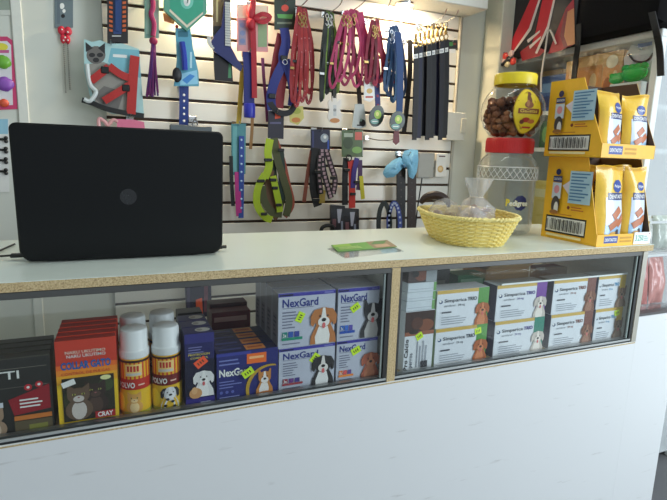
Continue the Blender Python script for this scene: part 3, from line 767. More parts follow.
# --- the two jars
JX, JY = 1.182, .306
jar = thing('storage_jar', 'large clear jar with red lid and lettering standing behind the wicker basket', 'jar', (JX, JY, ZT))
prof = [(.0001, .002), (.066, .0), (.080, .004), (.087, .014), (.0895, .03), (.0895, .168), (.0925, .173), (.0925, .212), (.0895, .217), (.086, .228), (.078, .240), (.070, .248), (.069, .262)]
mb = MB(); mb.lathe(prof, JARP, 56); mb.lathe([(max(.0001, r-.0022), z+.0015) for r, z in prof], JARP, 56); mb.build('jar_body', jar)
mb = MB(); band = M((236, 236, 232), .3)
for sg in (-1, 1):
    for i in range(30):
        a0 = 2*PI*i/30
        mb.tube([(.0932*math.cos(a0+sg*k*.085), .0932*math.sin(a0+sg*k*.085), .177+.0315*k/3) for k in range(4)], .0011, band, 4)
for z in (.174, .2115): mb.tube([(.0932*math.cos(2*PI*i/48), .0932*math.sin(2*PI*i/48), z) for i in range(48)], .0016, band, 5, closed=True)
mb.build('lattice_band', jar)['label'] = 'raised white lattice band'
def az(mbx, r, a0, sub=8): return Print(mbx, lambda u, v, l: ((r+l*.0003)*math.cos(a0+u/r), (r+l*.0003)*math.sin(a0+u/r), v), sub)
mb = MB(); P = az(mb, .0896, R(-108))
PBL = M((34, 38, 92), .4)
P.ell(.012, .104, .023, .023, PBL, n=30, lobes=9, lob=.05)
P.text('P', -.0335, .095, .021, M((226, 200, 60), .4), w=.012, bold=.05); P.text('edigree', -.0235, .0955, .017, M((206, 190, 70), .4), w=.062, bold=.06); P.text('edigree', -.023, .096, .016, inkW, w=.061, bold=.02)
mb.build('lettering_print', jar)['label'] = 'blue rosette with white and yellow Pedigree lettering'
mb = MB(); REDL = M((214, 44, 44), .35)
mb.lathe([(.0705, .2545), (.073, .256), (.073, .296), (.0705, .3005), (.0001, .3012)], REDL, 56)
for i in range(72):
    a_ = 2*PI*i/72; mb.box(.0728*math.cos(a_)-.0007, .0728*math.cos(a_)+.0007, .0728*math.sin(a_)-.0007, .0728*math.sin(a_)+.0007, .259, .292, REDL)
mb.build('lid', jar)['label'] = 'red screw lid'

rj = thing('biscuit_jar', 'round clear jar of brown biscuits with yellow lid, standing on the red lid', 'jar', (JX, JY, ZT+.3022))
prof = [(.0001, .001), (.052, .0), (.066, .006), (.084, .028), (.095, .055), (.0975, .078), (.094, .105), (.082, .130), (.066, .148), (.060, .153), (.060, .170)]
mb = MB(); mb.lathe(prof, CLEAR, 56); mb.build('jar_body', rj)
mb = MB(); YL = M((240, 214, 40), .35)
mb.lathe([(.0615, .158), (.064, .159), (.064, .188), (.0615, .192), (.0001, .1925)], YL, 48); mb.build('lid', rj)['label'] = 'yellow screw lid'
mb = MB(); rr = random.Random(11)
def rz_(z):
    for (r0, z0), (r1, z1) in zip(prof[:-1], prof[1:]):
        if z0 <= z <= z1 and z1 > z0: return r0+(r1-r0)*(z-z0)/(z1-z0)
    return .05
for i in range(230):
    z = .012+.098*rr.random(); a_ = rr.uniform(0, 2*PI); d = (rz_(z)-.0165)*(1-.25*rr.random()**2)
    if i > 175: z = .108+.006*rr.random(); d = .070*math.sqrt(rr.random())
    mb.ball((d*math.cos(a_), d*math.sin(a_), z), rr.uniform(.011, .0145), M(rr.choice([(120, 72, 44), (142, 88, 54), (98, 58, 38), (160, 104, 64)]), .75), 5, rr.uniform(.7, 1.1), rr.uniform(.7, 1.1), rr.uniform(.55, .9), .14)
o = mb.build('biscuits', rj, ang=60); o['kind'] = 'stuff'
mb = MB()
def lab(u, v, l):
    r = rz_(min(.150, max(.004, v)))+.0006+l*.0003; return (r*math.cos(R(-104)+u/.0975), r*math.sin(R(-104)+u/.0975), v)
P = Print(mb, lab, 10)
P.ell(0, .076, .046, .066, M((198, 160, 20), .4), n=32); P.ell(0, .076, .043, .063, M((244, 214, 48), .4), n=32)
P.ell(.002, .106, .008, .020, M((120, 70, 40), .5)); P.ell(.004, .126, .006, .007, M((120, 70, 40), .5)); P.ell(.0, .094, .014, .010, M((150, 92, 50), .5)); P.ell(-.004, .098, .005, .010, M((190, 130, 80), .5))
P.rect(-.032, .068, .034, .083, M((140, 78, 40), .4)); P.text('Galletas', -.027, .0715, .0095, M((240, 206, 90), .4), w=.054, bold=.02)
P.ell(-.006, .050, .012, .007, M((184, 60, 40), .5)); P.ell(.012, .046, .012, .006, M((206, 120, 60), .5)); P.ell(-.018, .044, .007, .006, M((120, 60, 40), .5)); P.rect(-.014, .026, .016, .031, M((190, 60, 40), .5))
mb.build('oval_label', rj)['label'] = 'yellow oval paper label'

# --- yellow display cartons with sachets
YEL = M((246, 188, 46), .42); SHADED_CARD = M((84, 60, 44), .7)  # brown card inside the cartons, with their inner shade put into its colour
def d_side(P, d, h, top):
    P.rect(0, 0, d, h*.02, M((230, 180, 36), .45))
    P.rect(d*.07, h*.075, d*.80, h*.285, inkK); P.rect(d*.09, h*.095, d*.78, h*.265, inkW)

    for i in range(24): P.rect(d*(.15+.0235*i), h*.11, d*(.15+.0235*i+.006+.005*(i*7 % 3)), h*(.25 if i % 5 else .235), inkK)
    P.rect(d*.11, h*.12, d*.135, h*.24, M((150, 150, 150), .5)); P.rect(d*.73, h*.12, d*.755, h*.24, M((150, 150, 150), .5))
    P.rect(d*.12, h*.035, d*.76, h*.065, M((240, 226, 170), .5))
    P.rect(d*.46, h*.46, d*.84, h*.84, M((172, 206, 226), .45)); P.poly([(d*.34, h*.66), (d*.46, h*.72), (d*.46, h*.56)], M((214, 206, 220), .45))
    for i in range(9): P.rect(d*.485, h*(.80-.038*i), d*(.80-.05*(i % 3)), h*(.815-.038*i), M((70, 120, 170), .5))
    P.ell(d*.25, h*.82, d*.045, d*.045, PBL, lobes=9, lob=.06); P.rect(d*.17, h*.70, d*.33, h*.77, M((40, 52, 110), .5)); P.text('DENTASTIX', d*.18, h*.72, h*.03, inkW, w=d*.14)
    P.rect(d*.17, h*.50, d*.33, h*.69, M((206, 216, 230), .45)); P.ell(d*.25, h*.61, d*.05, h*.05, M((226, 150, 160), .5)); P.ell(d*.25, h*.42, d*.075, h*.11, M((70, 64, 66), .6)); P.ell(d*.27, h*.38, d*.04, h*.08, M((226, 222, 220), .6)); P.ell(d*.24, h*.33, d*.08, h*.03, M((160, 110, 60), .6))
    P.ell(d*.50, h*.405, d*.025, h*.022, M((120, 50, 40), .5)); P.lines(d*.55, h*.42, d*.27, 2, h*.03, h*.014, M((190, 110, 40), .5), 3); P.lines(d*.18, h*.32, d*.6, 1, h*.03, h*.012, M((200, 130, 40), .5), 3)
def tray(label, x0, w, y0, d, z0, h, liph, ytop):
    t = thing('display_carton', label, 'display carton', (x0, y0, z0))
    sp = [(0, 0), (d, 0), (d, h), (ytop, h), (.002, liph), (0, liph)]
    mb = MB(); mb.prism(sp, 0, .002, YEL, axis='x')
    d_side(Print(mb, lambda u, v, l: (-l*EPS, d-u, v)), d, h, 0)
    mb.build('side_panel', t)
    mb = MB(); mb.prism(sp, w-.001, w, YEL, axis='x'); mb.prism(sp, w-.002, w-.0011, SHADED_CARD, axis='x'); mb.build('side_panel', t)
    mb = MB(); mb.box(.0021, w-.0021, d-.002, d, .0021, h, SHADED_CARD); mb.box(.0021, w-.0021, d-.0001, d+.0008, 0, h, YEL); mb.build('back_panel', t)['label'] = 'brown inside of the back panel, darkened with painted shade'
    mb = MB(); mb.box(.0021, w-.0021, 0, d-.0021, 0, .002, YEL); mb.build('carton_floor', t)
    mb = MB(); mb.box(.0021, w-.0021, 0, .002, .0021, liph, YEL)
    P = front(mb, 0, 0, 0)
    P.rect(w*.13, liph*.25, w*.38, liph*.85, M((52, 74, 150), .45)); P.text('DENTASTIX', w*.145, liph*.42, liph*.26, inkW, w=w*.22, bold=.03)
    P.lines(w*.42, liph*.75, w*.24, 2, liph*.3, liph*.16, M((206, 150, 30), .5), 6)
    mb.build('front_lip', t)
    return t
LX, LW, LY, LD, LH = 1.2620, .2215, .011, .206, .2478
UX, UW, UY, UD, UH = 1.2400, .2150, .013, .204, .219
t1 = tray('lower yellow display carton of dental sticks standing on the worktop', LX, LW, LY, LD, ZT, LH, .034, .060)
t2 = tray('upper yellow display carton of dental sticks stacked on another one', UX, UW, UY, UD, ZT+LH+.001, UH, .038, .085)
mb = MB(); mb.box(LX+.150, LX+.2213, LY-.0022, LY-.0006, ZT+.002, ZT+.037, M((240, 242, 240), .5))
P = front(mb, LX+.150, LY-.0022, ZT+.002); P.text('3.250', .006, .010, .017, M((70, 170, 140), .5), w=.034, bold=.02); P.lines(.043, .024, .02, 3, .006, .003, M((150, 190, 180), .5), 1); P.ell(.064, .030, .002, .002, M((190, 80, 90), .5))
tag(mb.build('price_card'), 'white price card with green figures on the lower yellow carton', 'price card')
def sachet(label, x, y, z, w, h, T, lean, rz, seed, group, white=0):
    rr = random.Random(seed); ph = [rr.uniform(0, 6) for _ in range(6)]
    def th(u, v):
        a = abs(2*u/w); q = v/h
        return max(.0004, T*(max(0, 1-a**2.4))**.8*(min(1, q/.10))**.6*(min(1, max(0, (1-q)/.26)))**.7*(1+.10*math.sin(38*u+ph[0])*math.sin(30*v+ph[1])))
    def sag(u, v):
        q = v/h; return .006*math.sin(60*u+ph[2])*max(0, q-.72)/.28+.002*math.sin(45*v+ph[3])
    Rm = Matrix.Rotation(-lean, 3, 'X')
    def fp(u, v, s_, e=0): return tuple(Rm @ Vector((u*(1-.04*math.sin(PI*v/h)), s_*th(u, v)+sag(u, v)-e, v+.003*math.sin(50*u+ph[4])*(v/h)**6)))
    mb = MB(); n, m = 14, 26; GOLD = M((240, 194, 58), .28, var=.1, scale=50, bump=.5, coat=.4)
    for s_ in (-1, 1):
        vs = [fp(-w/2+w*i/n, h*j/m, s_) for i in range(n+1) for j in range(m+1)]
        mb.add(vs, [(i*(m+1)+j, (i+1)*(m+1)+j, (i+1)*(m+1)+j+1, i*(m+1)+j+1) for i in range(n) for j in range(m)], GOLD)
    P = Print(mb, lambda u, v, l: fp(u, v, -1, .0002+l*.00016), 10)
    P.rect(-w*.27, h*.03, w*.46, h*.60, M((214, 226, 240), .3, coat=.4)); P.rect(-w*.27, h*.03, w*.46, h*.24, M((160, 196, 226), .3, coat=.4))
    P.rect(-w*.22, h*.565, w*.46, h*.66, M((34, 48, 104), .3, coat=.3)); P.text('DENTASTIX', -w*.18, h*.588, h*.048, inkW, w=w*.58, bold=.02)
    P.ell(w*.10, h*.745, w*.17, w*.15, M((40, 70, 150), .3), n=24, lobes=9, lob=.05); P.text('Pedigree', w*.10, h*.73, h*.034, inkW, w=w*.26, center=True, bold=.02)
    for (a, b, q) in ((-.02, .40, .7), (.14, .30, .7), (-.10, .25, .55)):
        P.rect(w*a-w*.07, h*b-h*.045, w*a+w*.25, h*b+h*.045, M((186, 106, 62), .4), rot=q)
    P.ell(w*.02, h*.11, w*.17, h*.05, M((206, 160, 84), .5)); P.ell(w*.14, h*.13, w*.06, h*.06, M((70, 52, 48), .5)); P.ell(w*.3, h*.09, w*.07, h*.045, M((230, 224, 214), .5))
    for k in range(5): P.rect(-w*.48, h*(.955+.007*k), w*.48, h*(.958+.007*k), M((214, 166, 44), .3))
    o = mb.build('treat_sachet', loc=(x, y, z), rz=rz, ang=50)
    return tag(o, label, 'sachet', group)
g = 'dental stick sachets in the yellow cartons'
sachet('left sachet standing in the lower yellow carton, its label facing front', LX+.068, LY+.024, ZT+.004, .122, .222, .020, R(4), R(4), 1, g)
sachet('right sachet in the lower yellow carton, behind the white price card', LX+.1735, LY+.028, ZT+.004, .088, .222, .020, R(4), R(-6), 2, g)
sachet('half hidden sachet behind the left one in the lower yellow carton', LX+.056, LY+.085, ZT+.004, .102, .226, .015, R(2), R(3), 3, g)
sachet('rear sachet at the right of the lower yellow carton', LX+.162, LY+.085, ZT+.004, .102, .224, .015, R(2), R(-3), 4, g)
zu = ZT+LH+.005
sachet('left sachet in the upper yellow carton, gold top folded under light', UX+.066, UY+.030, zu, .100, .178, .019, R(6), R(5), 5, g)
sachet('right sachet in the upper yellow carton, shining near the bright doorway', UX+.164, UY+.030, zu, .092, .176, .018, R(6), R(-8), 6, g)

# --- clear treat bins on the side cabinet
def clear_bin(label, x0, x1, y0, y1, z0, z1):
    t = thing('treat_bin', label, 'clear bin', ((x0+x1)/2, (y0+y1)/2, z0), group='clear bins on the side cabinet')
    a, b, h = (x1-x0)/2, (y1-y0)/2, z1-z0; mb = MB()
    mb.box(-a, a, -b, -b+.003, 0, h, CLEAR); mb.box(-a, a, b-.003, b, 0, h, CLEAR); mb.box(-a, -a+.003, -b+.003, b-.003, 0, h, CLEAR); mb.box(a-.003, a, -b+.003, b-.003, 0, h, CLEAR); mb.box(-a+.003, a-.003, -b+.003, b-.003, 0, .003, CLEAR)
    mb.build('bin_walls', t)
    mb = MB(); r_ = M((196, 200, 200), .3)
    mb.box(-a-.002, a+.002, -b-.002, -b+.005, h-.006, h+.001, r_); mb.box(-a-.002, a+.002, b-.005, b+.002, h-.006, h+.001, r_); mb.box(-a-.002, -a+.005, -b+.005, b-.005, h-.006, h+.001, r_); mb.box(a-.005, a+.002, -b+.005, b-.005, h-.006, h+.001, r_)
    mb.build('rim', t); return t
clear_bin('lower clear bin of wrapped red treats on the low side cabinet', 1.498, 1.672, .02, .42, .7868, .965)
clear_bin('upper clear bin stacked on another beside the yellow cartons', 1.500, 1.670, .03, .40, .968, 1.065)
def small_bag(label, x, y, z, w, h, T, rgb, seed, group, rz=0.0, lean=.25):
    rr = random.Random(seed); ph = [rr.uniform(0, 6) for _ in range(5)]; mb = MB(); n, m = 12, 12; Rm = Matrix.Rotation(-lean, 3, 'X')
    for s_ in (-1, 1):
        vs = []
        for i in range(n+1):
            for j in range(m+1):
                u = -1+2*i/n; v = j/m; tq = T*max(0, 1-abs(u)**2.5)**.7*math.sin(PI*min(1, max(0, v)))**.6*(1+.2*math.sin(7*u+ph[0])*math.sin(9*v+ph[1]))
                vs.append(tuple(Rm @ Vector((u*w/2, s_*max(.0004, tq)+.004*math.sin(4*u+ph[2]), v*h))))
        mb.add(vs, [(i*(m+1)+j, (i+1)*(m+1)+j, (i+1)*(m+1)+j+1, i*(m+1)+j+1) for i in range(n) for j in range(m)], M(rgb, .25, var=.3, scale=45, bump=.6, coat=.4))
    return tag(mb.build('wrapped_treat', loc=(x, y, z), rz=rz, ang=60), label, 'treat bag', group)
for i, (x, y, c_, lb) in enumerate(((1.543, .060, (190, 110, 104), 'near left pinkish'), (1.626, .062, (206, 140, 132), 'near right pale pink'), (1.545, .135, (160, 74, 72), 'middle left dark red'), (1.628, .14, (186, 120, 110), 'middle right dusty pink'), (1.585, .22, (170, 92, 86), 'rear brownish red'))):
    small_bag(lb+' wrapped treat in the lower clear bin', x, y, .791, .078, .150, .016, c_, 30+i, 'wrapped treats in the lower bin', .05*i, .12)
for i, (x, y, c_, lb) in enumerate(((1.545, .065, (206, 210, 204), 'left silvery'), (1.625, .068, (186, 196, 186), 'right pale green'), (1.585, .15, (200, 204, 206), 'rear pale grey'))):
    small_bag(lb+' wrapped treat in the upper clear bin', x, y, .972, .074, .105, .013, c_, 50+i, 'wrapped treats in the upper bin', -.06*i, .15)

# ================================================================== HANGING ON THE SLATS
class Hg:
    def __init__(s, px, py, Y): s.Y = Y; s.o = at(px, py, Y=Y)
    def L(s, px, py, dy=0.0): return at(px, py, Y=s.Y+dy)-s.o
def hthing(name, label, cat, px, py, Y, group=None):
    h = Hg(px, py, Y); h.t = thing(name, label, cat, h.o, 0, group); return h
def hcard(h, name, pts, mat, dy=0.0, th=.003, draw=None, parent=None, label=None):
    mb = MB(); q = [h.L(a, b, dy) for a, b in pts]
    mb.prism([(v.x, v.z) for v in q], q[0].y, q[0].y+th, mat)
    if draw: draw(Print(mb, lambda u, v, l: tuple(h.L(u, v, dy-l*EPS))))
    o = mb.build(name, parent or h.t)
    if label: o['label'] = label
    return o
def hrib(h, name, path, w, mat, closed=False, stripe=None, twist=0.0, n=6, th=.0024, wob=0.0, parent=None, label=None, mb=None):
    own = mb is None; mb = mb or MB()
    pts = smooth([h.L(*p) for p in path], n, closed)
    mb.ribbon(pts, w, mat, th, closed, twist, stripe, wob)
    if own:
        o = mb.build(name, parent or h.t)
        if label: o['label'] = label
        return o
def quad(x0, y0, x1, y1): return [(x0, y0), (x1, y0), (x1, y1), (x0, y1)]
def hook(px, py, Y, what, ext=0.0):
    p = at(px, py, Y=Y); mb = MB(); L = YS-Y
    mb.tube(smooth([(0, L-.0012, .006), (0, L*.5, .003), (0, 0, 0), (0, -.016-ext, .001+ext*.1), (0, -.027-ext*1.25, .013+ext*.3)], 5), .0021, CHROME, 8)
    mb.box(-.013, .013, L-.003, L-.0003, -.006, .016, CHROME, .001)
    o = mb.build('display_hook', loc=(p.x, p.y, p.z)); tag(o, 'chrome hook on the slats holding '+what, 'hook', 'hooks on the slats')
def oval(cx, cy, a, b, n=20, rot=0.0):
    return [(cx+a*math.cos(2*PI*i/n)*math.cos(rot)-b*math.sin(2*PI*i/n)*math.sin(rot), cy+a*math.cos(2*PI*i/n)*math.sin(rot)+b*math.sin(2*PI*i/n)*math.cos(rot)) for i in range(n)]
NY = .97
BRASS = M((150, 124, 76), .32, .9)
def NYL(rgb): return M(tuple(int(c*.86) for c in rgb), .6, var=.18, scale=350, bump=.3)
def clip(h, px, py, dy, mat=BRASS, r=.006):
    mb = MB(); c = h.L(px, py, dy)
    mb.tube([(c.x+r*math.cos(2*PI*i/14), c.y, c.z+r*1.2*math.sin(2*PI*i/14)) for i in range(14)], .0016, mat, 6, closed=True)
    mb.tube([(c.x, c.y, c.z-r), (c.x, c.y, c.z-r-.010)], .0034, mat, 8); mb.tube(smooth([(c.x, c.y, c.z-r-.010), (c.x+.007, c.y, c.z-r-.018), (c.x, c.y, c.z-r-.028), (c.x-.006, c.y, c.z-r-.02)], 4), .0018, mat, 6)
    o = mb.build('clasp', h.t); o['label'] = 'metal snap clasp'
def leash(label, group, px, top, bot, dx, spread, rgb, dy, w=.011, seed=0, stripe=None, Y=NY, metal=BRASS):
    rr = random.Random(seed); h = hthing('dog_leash', label, 'leash', px, top, Y+dy, group); L = bot-top
    a = spread
    path = [(px, top, 0), (px-a*.5+dx*.2, top+L*.18, -.003), (px-a+dx*.5+rr.uniform(-1, 1), top+L*.5, .002), (px-a*.9+dx*.9, top+L*.85, 0), (px-a*.2+dx, bot, -.004),
            (px+a*.7+dx, top+L*.86, .003), (px+a+dx*.6+rr.uniform(-1, 1), top+L*.48, -.002), (px+a*.5+dx*.2, top+L*.16, .003)]
    hrib(h, 'strap', path, w, NYL(rgb), True, NYL(stripe) if stripe else None, 0, 5, .0024, .35)
    clip(h, px+rr.uniform(-2, 2), top+rr.uniform(3, 9), -.006, metal)
    f_ = rr.uniform(.35, .75); c = h.L(px-a+dx*f_, top+L*f_, -.003); mb = MB(); mb.box(c.x-w*.75, c.x+w*.75, c.y-.003, c.y+.003, c.z-.005, c.z+.005, BLACK if seed % 2 else metal, .001); mb.build('slider', h.t)['label'] = 'strap slider'
    return h
WALLY = 1.048

# ---- left wall
fr = thing('picture_frame', 'white framed notice at the top left corner of the back wall', 'picture frame', at(6, 6, Y=WALLY))
h = Hg(6, 6, WALLY); h.t = fr
hcard(h, 'frame', quad(-60, -60, 15, 15), M((206, 208, 198), .5), 0, .004, lambda P: P.poly(quad(-56, -56, 11.5, 10), M((150, 160, 146), .4)))
h = hthing('toy_pack', 'pink edged blister pack of small coloured toys on the left wall', 'toy pack', 4, 40, WALLY)
def d_toy(P):
    P.poly([(-40, 42), (7, 41), (11, 45), (13, 105), (-40, 107)], M((226, 222, 226), .4)); P.ell(1, 47, 7, 4, M((226, 216, 70), .4)); P.rect(-6, 50, 9, 53, M((196, 90, 140), .4))
hcard(h, 'backing_card', [(-45, 37), (7, 36.5), (13.5, 41), (15, 60), (17.5, 109), (-45, 112)], M((206, 62, 110), .45), 0, .003, d_toy)
for nm, c, px, py, r in (('toy_ball', (110, 176, 60), 3, 62, .021), ('toy_ball', (140, 84, 180), 5, 84, .023), ('toy_ball', (220, 90, 60), 4, 103, .013)):
    mb = MB(); q = h.L(px, py, -.002); mb.ball(q, r, M(c, .35), 10, 1.1, .5, 1, .08); mb.build(nm, h.t)['label'] = {110: 'green toy', 140: 'purple toy', 220: 'orange toy'}[c[0]]
h = hthing('clip_card', 'white card of black bone shaped clips with a light blue header on the left wall', 'card', 2, 120, WALLY)
hcard(h, 'card', quad(-20, 119, 9, 192), M((228, 228, 224), .5), 0, .003, lambda P: P.poly(quad(-20, 119, 8, 134), M((150, 196, 216), .5)))
for py in (139, 149.5, 160, 171):
    mb = MB(); a = h.L(-3, py, -.004); b = h.L(6, py+.6, -.004)
    mb.tube([a, b], .0038, BLACK, 8)
    for e in (a, b):
        for dz in (-.0055, .0055): mb.ball((e.x, e.y, e.z+dz), .0062, BLACK, 7)
    mb.build('bone_clip', h.t)
h = hthing('pet_necklace', 'silver chain necklace with red bow on a grey card on the left wall', 'necklace', 64, 2, WALLY)
hcard(h, 'card', quad(54.5, -30, 73, 27.5), M((112, 126, 132), .5), 0, .003, lambda P: (P.ell(62, 6, 2.4, 3, inkW), P.ell(64, 11, 1.6, 2, inkW), P.ell(63, 16, 2, 2, inkK), P.rect(57, 0, 60, 24, M((96, 110, 120), .5))))
mb = MB(); c = h.L(65, 34, -.006); RB = M((206, 40, 62), .45)
for sg in (-1, 1):
    mb.ball((c.x+sg*.010, c.y, c.z+.010), .013, RB, 8, .9, .5, 1.1); mb.ball((c.x+sg*.007, c.y, c.z-.016), .012, RB, 8, .7, .45, 1.3)
for a, b in ((-.008, .012), (.009, .006), (0, -.012), (-.005, -.022), (.008, -.02)): mb.ball((c.x+a, c.y-.007, c.z+b), .0028, inkW, 6)
mb.build('bow', h.t)['label'] = 'red bow with white spots'
for (x0, x1) in ((63.5, 65.8), (67.5, 70)):
    mb = MB(); a = h.L(x0, 41, -.005); b = h.L(x1, 92 if x0 < 65 else 89, -.005); m = 26
    for i in range(m):
        q = a.lerp(b, i/(m-1)); mb.ball(q, .0026, M((150, 146, 140), .3, .9), 5)
    mb.build('chain', h.t)

# ---- cat harness in its shell
h = hthing('cat_harness_pack', 'light blue pack with a grey cat photo and red harness on the slats', 'harness pack', 112, 42, NY)
def d_cath(P):
    P.poly([(111, 48), (139, 50), (141, 78), (124, 74), (108, 62)], M((124, 186, 200), .45)); P.poly([(113, 54), (127, 55), (127, 58), (113, 57)], inkW)
    G = M((112, 108, 104), .6); GL = M((150, 146, 138), .6); dk = M((44, 42, 44), .6)
    P.poly([(88, 64), (104, 62), (128, 74), (133, 112), (112, 111), (96, 104), (92, 92), (88, 80)], GL); P.poly([(93, 96), (104, 86), (124, 92), (118, 110), (104, 108)], G)
    P.ell(96, 55, 9.5, 9, G); P.poly([(86, 52), (85.5, 42), (93, 48)], dk); P.poly([(98, 48), (105, 43), (105, 54)], dk)
    P.ell(92, 55, 3.2, 2.2, dk); P.ell(100, 55, 3.2, 2.2, dk); P.ell(96, 60, 3.2, 2.4, dk)
hcard(h, 'backing_card', [(84, 39), (92, 42), (100, 40), (110, 44), (118, 42), (139, 49), (144, 116), (112, 114), (96, 106), (90, 96), (84, 70)], M((176, 212, 212), .4), 0, .004, d_cath)
RS = NYL((214, 54, 50))
mb = MB()
for p in ([(91, 81, -.009), (100, 74, -.011), (109, 67, -.009)], [(109, 66, -.010), (120, 74, -.011), (132, 79, -.010)], [(104, 101, -.009), (117, 93, -.012), (130, 85, -.010)], [(135, 56, -.011), (133, 80, -.012), (131, 114, -.010)]):
    hrib(h, '', p, .024 if p[0][0] != 135 else .030, RS, mb=mb, n=4, th=.004)
mb.build('harness_strap', h.t)['label'] = 'red nylon harness straps'
for a, b in ((105, 70), (126, 88)):
    mb = MB(); c = h.L(a, b, -.014); mb.box(c.x-.012, c.x+.012, c.y-.003, c.y+.003, c.z-.011, c.z+.011, BLACK, .002); mb.build('buckle', h.t)
hrib(h, 'lead', [(82, 100, -.004), (92, 103, -.012), (104, 108, -.014), (120, 112, -.012), (144, 116, -.008)], .017, NYL((34, 34, 36)), label='black lead strap')
mb = MB(); mb.tube(smooth([h.L(87, 64, -.007), h.L(90, 84, -.008), h.L(96, 92, -.01), h.L(90, 101, -.012), h.L(84, 99, -.012)], 5), .007, M((214, 220, 218), .35), 8); mb.build('shell_edge', h.t)
hook(111, 45, NY, 'the cat harness pack')
h = hthing('pink_comb', 'pink wavy rubber comb just above the laptop lid on the slats', 'comb', 128, 118, NY-.02)
mb = MB(); mb.prism([(v.x, v.z) for v in (h.L(a, b) for a, b in ((117, 119), (133, 119.5), (144, 122), (145, 129), (117, 128)))], 0, .012, M((226, 120, 150), .45)); mb.build('handle', h.t)
mb = MB(); mb.tube(smooth([h.L(99, 128, .004), h.L(99, 119, .004), h.L(104, 121, .004), h.L(108, 125, .004), h.L(113, 120, .004), h.L(118, 122, .004)], 6), .006, M((232, 170, 170), .45), 8); mb.build('wavy_loop', h.t)
hook(131, 118, NY-.02, 'the pink wavy comb')

# ---- collar card, tassel lead, teal toys
h = hthing('collar_card', 'black card with orange striped edges and blue collar, left of the magenta tassel lead', 'collar card', 118, 2, NY)
def d_cc(P):
    P.poly(quad(113.5, -20, 121.5, 34), M((40, 66, 120), .5))
    for i in range(9):
        y = -8+i*4.6
        P.poly([(109.2, y), (112.6, y+.8), (112.6, y+3.2), (109.2, y+2.4)], M((206, 96, 50), .5)); P.poly([(122.5, y+.4), (126, y), (126, y+2.6), (122.5, y+3)], M((206, 96, 50), .5))
    P.ell(117.5, 7, 1.6, 2, M((150, 180, 210), .5)); P.rect(112, 35.4, 121, 36.6, M((200, 200, 196), .5))
hcard(h, 'card', quad(107.2, -24, 128, 43.5), M((38, 34, 36), .5), 0, .003, d_cc)
hrib(h, 'collar', [(117.5, -20, -.004), (117.6, 10, -.006), (117.6, 31, -.004)], .014, NYL((44, 76, 140)), label='blue collar')
h = hthing('tassel_lead', 'magenta rope lead with purple tassel hanging from a teal card on the slats', 'lead', 152, 4, NY)
hcard(h, 'card', quad(144.5, -24, 159, 38), M((120, 160, 146), .5), .002, .003, lambda P: P.rect(146, -10, 149, 34, M((150, 186, 170), .5)))
mb = MB(); mb.tube(smooth([h.L(151, -16, -.008), h.L(153, 6, -.01), h.L(151, 14, -.01), h.L(154, 24, -.01), h.L(153, 36, -.01)], 5), .008, NYL((196, 50, 110)), 8); mb.build('rope', h.t)['label'] = 'magenta rope'
mb = MB(); c = h.L(153.5, 41, -.010); mb.ball(c, .014, NYL((186, 44, 96)), 8); mb.build('knot', h.t)['label'] = 'magenta knot'
mb = MB(); rr = random.Random(4)
for i in range(26):
    a = rr.uniform(-1, 1); mb.tube(smooth([h.L(153.5+a*1.5, 43, -.010+rr.uniform(-.006, .006)), h.L(153+a*3.0, 66, -.010+rr.uniform(-.01, .01)), h.L(152.5+a*6.2, 95+rr.uniform(-4, 2), -.010+rr.uniform(-.012, .012))], 4), .0034, NYL((120, 40, 110) if i % 3 else (90, 40, 120)), 5)
mb.build('tassel', h.t)['label'] = 'purple tassel'
h = hthing('teal_toy', 'teal green six sided toy pack with white emblem at the top of the slats', 'toy pack', 186, 2, NY-.03)
def d_teal(P): P.poly([(169, -30), (204, -30), (203, 11), (187, 24), (170, 8)], M((60, 160, 130), .4)); P.ell(187, 1, 6.5, 8, M((120, 200, 180), .4)); P.ell(187, 1, 3.4, 5.2, inkW); P.poly([(170, 9), (187, 25), (203, 12), (203, 14), (187, 28), (169, 11)], M((226, 214, 190), .4))
hcard(h, 'pack', [(164, -30), (208, -30), (207, 13), (187, 31), (164, 10)], M((96, 156, 136), .4), 0, .02, d_teal)
hook(187, 3, NY-.03, 'the teal six sided toy pack')
h = hthing('orange_tag', 'small orange and cream tag peeking out under the teal toy pack', 'tag', 170, 16, NY)
hcard(h, 'tag', [(163, 13), (176, 15), (174, 24), (164, 21)], M((214, 128, 84), .5))
h = hthing('grooming_brush', 'blue grooming brush in a clear bag below the teal toy pack', 'brush', 184, 28, NY-.01)
hcard(h, 'bag', [(175.5, 28), (190.5, 28), (193, 48), (198.5, 72), (199, 86), (174, 86), (177, 60)], M((96, 166, 190), .3), .002, .012, lambda P: (P.poly([(178, 31), (188, 31), (188, 37), (178, 37)], M((60, 120, 140), .4)), P.poly([(180, 74), (197, 70), (198, 84), (180, 85)], M((150, 206, 232), .3)), P.poly([(182, 80), (190, 74), (195, 76), (187, 84)], M((70, 140, 210), .3)), P.rect(190, 52, 192, 68, M((190, 226, 230), .3))))
mb = MB(); mb.tube(smooth([h.L(182, 42, -.012), h.L(184, 55, -.014), h.L(185, 70, -.012)], 5), .010, M((44, 66, 170), .35), 10); mb.build('brush_handle', h.t)['label'] = 'blue handle'
mb = MB(); c = h.L(177, 75, -.012); mb.ball(c, .020, M((30, 28, 34), .5), 9, .8, .6, 1.2, .08); mb.build('bristles', h.t)['label'] = 'black bristle head'
mb = MB()
for px in (177, 189): mb.ball(h.L(px, 26.5, -.004), .006, M((170, 60, 44), .4), 7)
mb.build('rivets', h.t)['label'] = 'red rivets'
h = hthing('spotted_strap', 'blue collar strap with white spots hanging under the grooming brush', 'collar', 184, 88, NY+.03)
hrib(h, 'strap', [(184, 82, 0), (184, 105, -.003), (183.5, 134, 0)], .033, NYL((36, 66, 150)))
mb = MB()
